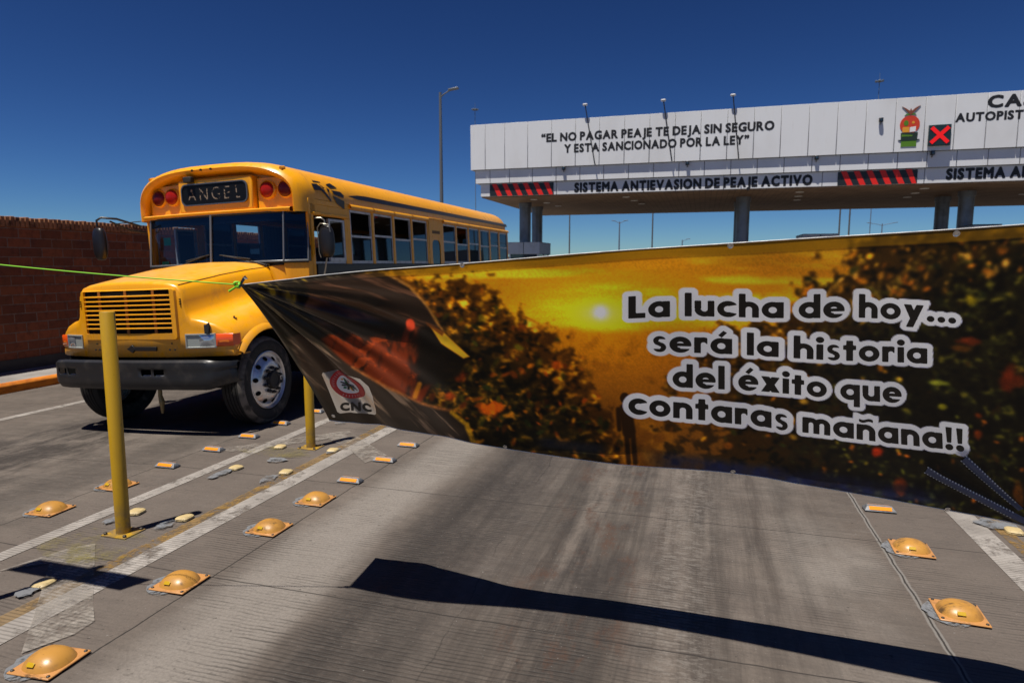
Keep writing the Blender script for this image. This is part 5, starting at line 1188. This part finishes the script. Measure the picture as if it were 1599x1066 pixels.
    m = polymask(P, Q, [(446,530),(480,528),(545,572),(600,606),(650,630),(700,642),(728,660),(744,694),(700,700),(600,668),(540,655),(480,600)], 3)
    sh = lerp(np.full(C.shape, 1.)*np.array((52., 42, 34)), (126, 108, 90), sst(st_, .50, .74)*.9); sh = lerp(sh, (34, 26, 18), sst(Q-(560+(P-480)*.42), 20, 60)*.8); C = C+(sh-C)*m[..., None]
    C = lerp(C, (172, 112, 60), np.maximum.reduce([capm(P, Q, 548, 574, 602, 607, 2), capm(P, Q, 602, 607, 652, 631, 2), capm(P, Q, 652, 631, 702, 643, 2.5)])*(.35+.65*n4))
    C = lerp(C, (206, 156, 30), np.maximum.reduce([capm(P, Q, 704, 646, 728, 664, 3), capm(P, Q, 728, 664, 741, 692, 4)])*(.5+.5*n4)); C = lerp(C, (190, 128, 30), capm(P, Q, 652, 604, 646, 622, 4)*.8)
    # hemmed edges
    return np.clip(C, 0, 255)
PX0, PSTEP = 370, 1.
NS, NV = 1000, 330
sg_, vg_ = np.meshgrid(np.linspace(0, LEN, NS), np.linspace(0, 1, NV)); LP = layout(sg_, vg_); C = art(LP[..., 0], LP[..., 1])
hem = (sst(vg_, .040, .034)*sst(sg_, .60, .9))[..., None]; C = C*(1-hem)+hem*(np.array((150., 112, 22))*(.55+.45*C.mean(-1, keepdims=True)/130).clip(.3, 1.05))
C = C*(1-.25*np.exp(-((vg_-.041)/.004)**2)[..., None])
for bx, k, asc, Fv, gx, gy in OUTL:      # white halo round the letters, part of the print
    px = (LP[..., 0]-bx[0, 0])/k; py = (np.interp(LP[..., 0], bx[:, 0], bx[:, 1])-LP[..., 1])/asc
    fi = (px-gx[0])/(gx[1]-gx[0]); fj = (py-gy[0])/(gy[1]-gy[0]); ok = (fi > 0) & (fj > 0) & (fi < len(gx)-1.01) & (fj < len(gy)-1.01)
    i0 = np.clip(fi.astype(int), 0, len(gx)-2); j0 = np.clip(fj.astype(int), 0, len(gy)-2); a_ = fi-i0; b_ = fj-j0
    Fq = (Fv[j0, i0]*(1-a_)+Fv[j0, i0+1]*a_)*(1-b_)+(Fv[j0+1, i0]*(1-a_)+Fv[j0+1, i0+1]*a_)*b_
    hl = np.where(ok, sst(Fq, .215, .175), 0); C = C*(1-hl[..., None])+hl[..., None]*np.array((182., 182, 200))
lin = np.where(C/255 <= .04045, C/255/12.92, ((C/255+.055)/1.055)**2.4); lin = np.clip((lin/.45)**1.28*.45*2.0, 0, .92)
S3 = surf(sg_, vg_).reshape(-1, 3); me = bpy.data.meshes.new('cloth'); nvt = NS*NV; me.vertices.add(nvt); me.vertices.foreach_set('co', S3.ravel())
ii, jj = np.meshgrid(np.arange(NS-1), np.arange(NV-1)); q0 = (jj*NS+ii).ravel(); quads = np.stack([q0, q0+NS, q0+NS+1, q0+1], 1).astype(np.int32); nq = len(quads)
me.loops.add(nq*4); me.loops.foreach_set('vertex_index', quads.ravel()); me.polygons.add(nq); me.polygons.foreach_set('loop_start', np.arange(0, nq*4, 4, dtype=np.int32)); me.update(calc_edges=True)
ca = me.color_attributes.new('print', 'FLOAT_COLOR', 'POINT'); ca.data.foreach_set('color', np.concatenate([lin.reshape(-1, 3), np.ones((nvt, 1))], 1).ravel()); me.shade_smooth()
cloth = bpy.data.objects.new('cloth', me); COL.objects.link(cloth); cloth.parent = ban
def mk_vinyl(name, col=None, tr=.80):
    m = M(name, rough=.36, spec=.45)
    if col is None: a = m.nt.nodes.new('ShaderNodeVertexColor'); a.layer_name = 'print'; c = a.outputs[0]
    else: r_ = m.nt.nodes.new('ShaderNodeRGB'); r_.outputs[0].default_value = (*col, 1); c = r_.outputs[0]
    m.color(c); t = m.nt.nodes.new('ShaderNodeBsdfTranslucent'); gl = m.nt.nodes.new('ShaderNodeBsdfGlossy'); gl.inputs['Roughness'].default_value = .32; fr = m.nt.nodes.new('ShaderNodeFresnel'); fr.inputs[0].default_value = 1.4; x2 = m.nt.nodes.new('ShaderNodeMixShader'); x = m.nt.nodes.new('ShaderNodeMixShader'); x.inputs[0].default_value = tr
    m.nt.links.new(c, t.inputs[0]); m.nt.links.new(m.b.outputs[0], x.inputs[1]); m.nt.links.new(t.outputs[0], x.inputs[2]); m.b.inputs['Specular IOR Level'].default_value = 0; m.nt.links.new(fr.outputs[0], x2.inputs[0]); m.nt.links.new(x.outputs[0], x2.inputs[1]); m.nt.links.new(gl.outputs[0], x2.inputs[2]); m.nt.links.new(x2.outputs[0], m.out.inputs[0]); return m
VINYL = mk_vinyl('printed_vinyl'); me.materials.append(VINYL.m)
PWH = mk_vinyl('patch_white', (.74,.77,.82))
k = np.linspace(0, LEN, 160)
for nm, e_ in (('hem_edge', surf(k, np.zeros(160))), ('hem_edge', surf(k, np.ones(160)))):
    mb = MB(); mb.tube([tuple(p) for p in e_], .0022 if nm else 0, 6); mb.build(nm, mk_vinyl('hem_edge_white', (.78,.78,.76), .2), ban, smooth=60)
# emblem patch at the lower left corner
def sub_poly(poly, n=10):
    """polygon in layout units as a fine triangle mesh"""
    bm = bmesh.new(); vs = [bm.verts.new((x, y, 0)) for x, y in poly]; bm.faces.new(vs); bmesh.ops.triangulate(bm, faces=bm.faces[:])
    for _ in range(5):
        ed = [e_ for e_ in bm.edges if e_.calc_length() > n]
        if ed: bmesh.ops.subdivide_edges(bm, edges=ed, cuts=1); bmesh.ops.triangulate(bm, faces=bm.faces[:])
    bm.verts.index_update(); V = np.array([v.co[:2] for v in bm.verts]); F = [tuple(v.index for v in f.verts) for f in bm.faces]; bm.free(); return V, F
PATCH = [(499.5,588),(501,585),(528,586),(545,587.5),(560,592),(574,604),(581,619),(586,640),(586.5,648),(584,649.5),(565,646),(548,643.5),(532,645),(527.5,642.5),(512,612)]
pt = on_banner('emblem_patch', *sub_poly(PATCH, 3), .0022, PWH)
ec = np.array((540.5, 605.5)); A2 = np.array([[27.0, 3.5], [8.5, 19.5]])   # skewed disc axes
def disc_pts(r, n=40): return [tuple(ec+A2.T @ np.array((r*math.cos(2*math.pi*k/n), r*math.sin(2*math.pi*k/n)))) for k in range(n)]
on_banner('emblem_ring', *sub_poly(disc_pts(1.), 3), .0040, BRED, pt); on_banner('emblem_disc', *sub_poly(disc_pts(.65), 3), .0056, BWHITE, pt)
def eseg(x0, y0, x1, y1, w_):
    a, b = np.array((x0, y0)), np.array((x1, y1)); d = (b-a)/np.linalg.norm(b-a); nn = np.array((-d[1], d[0]))*w_; return [tuple(ec+A2.T @ p) for p in (a+nn, b+nn*.8, b-nn*.8, a-nn)]
for m_, segs in ((BINK, [(0,.05,-.45,-.15,.05),(0,.05,.5,.25,.055),(-.42,.05,-.05,.1,.05),(.02,0,.38,.02,.05),(-.05,.1,-.12,.38,.07),(0,0,-.15,-.38,.05),(.05,.05,.22,.42,.05),(.1,.02,.42,-.12,.04)]), (BGREEN, [(-.15,-.02,-.2,-.42,.06),(-.35,.22,-.2,.26,.07),(.25,.14,.45,.08,.05)]), (CYEL, [(.0,.2,.1,.46,.045),(-.36,-.36,-.3,-.28,.06)]), (BRED, [(.1,-.2,.02,-.34,.05)])):
    for k, a in enumerate(segs): on_banner('emblem_branch', np.array(eseg(*a)), [(0,1,2,3)], .0068+.0004*k, m_, pt)
# tiny light marks of the ring lettering
rng = random.Random(4)
for k in range(22):
    a = math.pi*(.95+1.1*k/21) if k < 15 else math.pi*(.32+.36*(k-15)/6); r0, r1 = .76, .90
    p = [tuple(ec+A2.T @ np.array((r*math.cos(a+da), r*math.sin(a+da)))) for r, da in ((r0, -.028), (r1, -.028), (r1, .028), (r0, .028))]; on_banner('ring_mark', np.array(p), [(0,1,2,3)], .0052, M('ring_mark_pink', (.55,.25,.27), .5) if k == 0 else bpy.data.materials['ring_mark_pink'], pt)
for ch, x0 in zip('CNC', (0, 1, 2)):
    mb = bold_mb(ch, 0, 1, 0, 1, 0, .05); V = np.array([(v[0], v[2]) for v in mb.v]); F = mb.f
    bx0 = 532.5+x0*16.4; base = np.interp(bx0+V[:, 0]*14.2, [532, 550, 566, 582], [641.5, 640.8, 643.2, 646.6]); on_banner('patch_lettering', np.stack([bx0+V[:, 0]*14.2-V[:, 1]*2.5, base-V[:, 1]*11.5], 1), F, .0042, BINK, pt)
# sheen of two folds near the lower right, drawn as blue strips with pale dashes
SHEEN = M('blue_fold_sheen', (.055,.075,.15), .4); SHEENEDGE = M('pale_sheen_edge', (.50,.55,.60), .5)
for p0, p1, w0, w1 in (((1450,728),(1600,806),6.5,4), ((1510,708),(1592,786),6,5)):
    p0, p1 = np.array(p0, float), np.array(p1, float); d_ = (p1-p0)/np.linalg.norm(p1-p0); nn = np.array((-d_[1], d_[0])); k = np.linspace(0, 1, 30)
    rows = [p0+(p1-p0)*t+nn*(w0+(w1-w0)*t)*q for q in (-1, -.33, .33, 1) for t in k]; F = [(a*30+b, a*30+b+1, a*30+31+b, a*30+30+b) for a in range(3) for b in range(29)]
    tp = on_banner('fold_sheen_strip', np.array(rows), F, .003, SHEEN)
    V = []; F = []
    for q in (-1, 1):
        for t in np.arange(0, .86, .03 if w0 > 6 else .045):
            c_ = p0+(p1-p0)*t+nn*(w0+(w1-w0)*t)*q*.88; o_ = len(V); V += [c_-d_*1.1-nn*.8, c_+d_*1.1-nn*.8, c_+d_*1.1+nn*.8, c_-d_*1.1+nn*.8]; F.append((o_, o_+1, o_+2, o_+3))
    on_banner('sheen_dashes', np.array(V), F, .0045, SHEENEDGE, tp)
# eyelets along the hems
for x, y in ((723,413),(1141,384),(522,648),(790,694.5),(1145,734.5),(1500,363),(1480,792)):
    s, v = inverse(np.array([float(x)]), np.array([float(y)])); p = surf_n(s, v, .002)[0]
    T = Matrix.Translation(p) @ Vector(NRM).to_track_quat('X', 'Z').to_matrix().to_4x4(); mb = MB(); mb.lathe([(.011, 0), (.011, .003), (.008, .004), (.005, .002), (.0, .0015)], 14, T); mb.build('eyelet', CHROME, ban, smooth=50)

# ------------------------------------------------------------------ cord, tie and anchors
tip = Vector(TOP[0]); rp_ = thing('green_cord', 'lime green cord pulled tight from the banner corner past the bus hood', 'cord', tip)
end = Vector((-3.735, 2.08, 1.86)); d = end-tip
mb = MB(); mb.tube([Vector((0,0,0))+d*t+Vector((0, 0, -.012*math.sin(math.pi*t))) for t in np.linspace(-.004, 1, 14)], .0030, 8); mb.tube([d+Vector((.034*math.cos(a), .034*math.sin(a)+.035, .004*a)) for a in np.linspace(0, 12, 40)], .0045, 6); mb.build('line', ROPE, rp_, smooth=60)
mb = MB(); random.seed(5)
for k in range(3): mb.tube([Vector((-.012+.013*math.cos(a+k)+random.uniform(-.003, .003), -.004+.006*math.sin(2*a+k), .013*math.sin(a+k*.7))) for a in np.linspace(0, 6.2, 14)], .0048, 7)
mb.tube([(-.01, -.006, -.004), (-.03, -.010, -.018), (-.052, -.012, -.030)], [.005, .005, .006], 7); mb.build('knot', ROPE, rp_, smooth=60)
tb = thing('black_tie', 'short black ribbon tie knotted through the banner corner', 'ribbon', tip)
mb = MB(); mb.grid([[(0, -.004, 0), (.012, -.008, .018), (.022, -.004, .036), (.030, .002, .044)], [(.012, -.006, -.004), (.024, -.008, .012), (.034, -.006, .026), (.046, 0, .028)]]); mb.grid([[(-.004, -.012, .003), (.014, -.014, -.002), (.032, -.012, .004)], [(-.004, -.012, -.008), (.014, -.014, -.010), (.030, -.012, -.004)]]); o = mb.build('ribbon', BTIE, tb); sd = o.modifiers.new('thickness', 'SOLIDIFY'); sd.thickness = .002
post(2.20, 2.78, 1.49, 'yellow steel post just out of view holding the right end of the banner')
a = Vector(surf(np.array([LEN]), np.array([0.]))[0]); b = Vector(surf(np.array([LEN]), np.array([1.]))[0])
tc = thing('end_cord', 'lime green cord tying the right end of the banner to a post', 'cord', a)
mb = MB(); q = Vector((2.16, 2.77, 1.42)); mb.tube([(0, 0, 0), q-a], .003, 6); mb.tube([q-a+Vector((.04+.048*math.cos(t), .01+.048*math.sin(t), .003*t)) for t in np.linspace(0, 12, 30)], .003, 6); mb.build('line', ROPE, tc)
mb = MB(); q2 = Vector((2.16, 2.78, .62)); mb.tube([b-a, q2-a], .003, 6); mb.tube([q2-a+Vector((.04+.048*math.cos(t), .048*math.sin(t), .003*t)) for t in np.linspace(0, 12, 30)], .003, 6); mb.build('line', ROPE, tc)
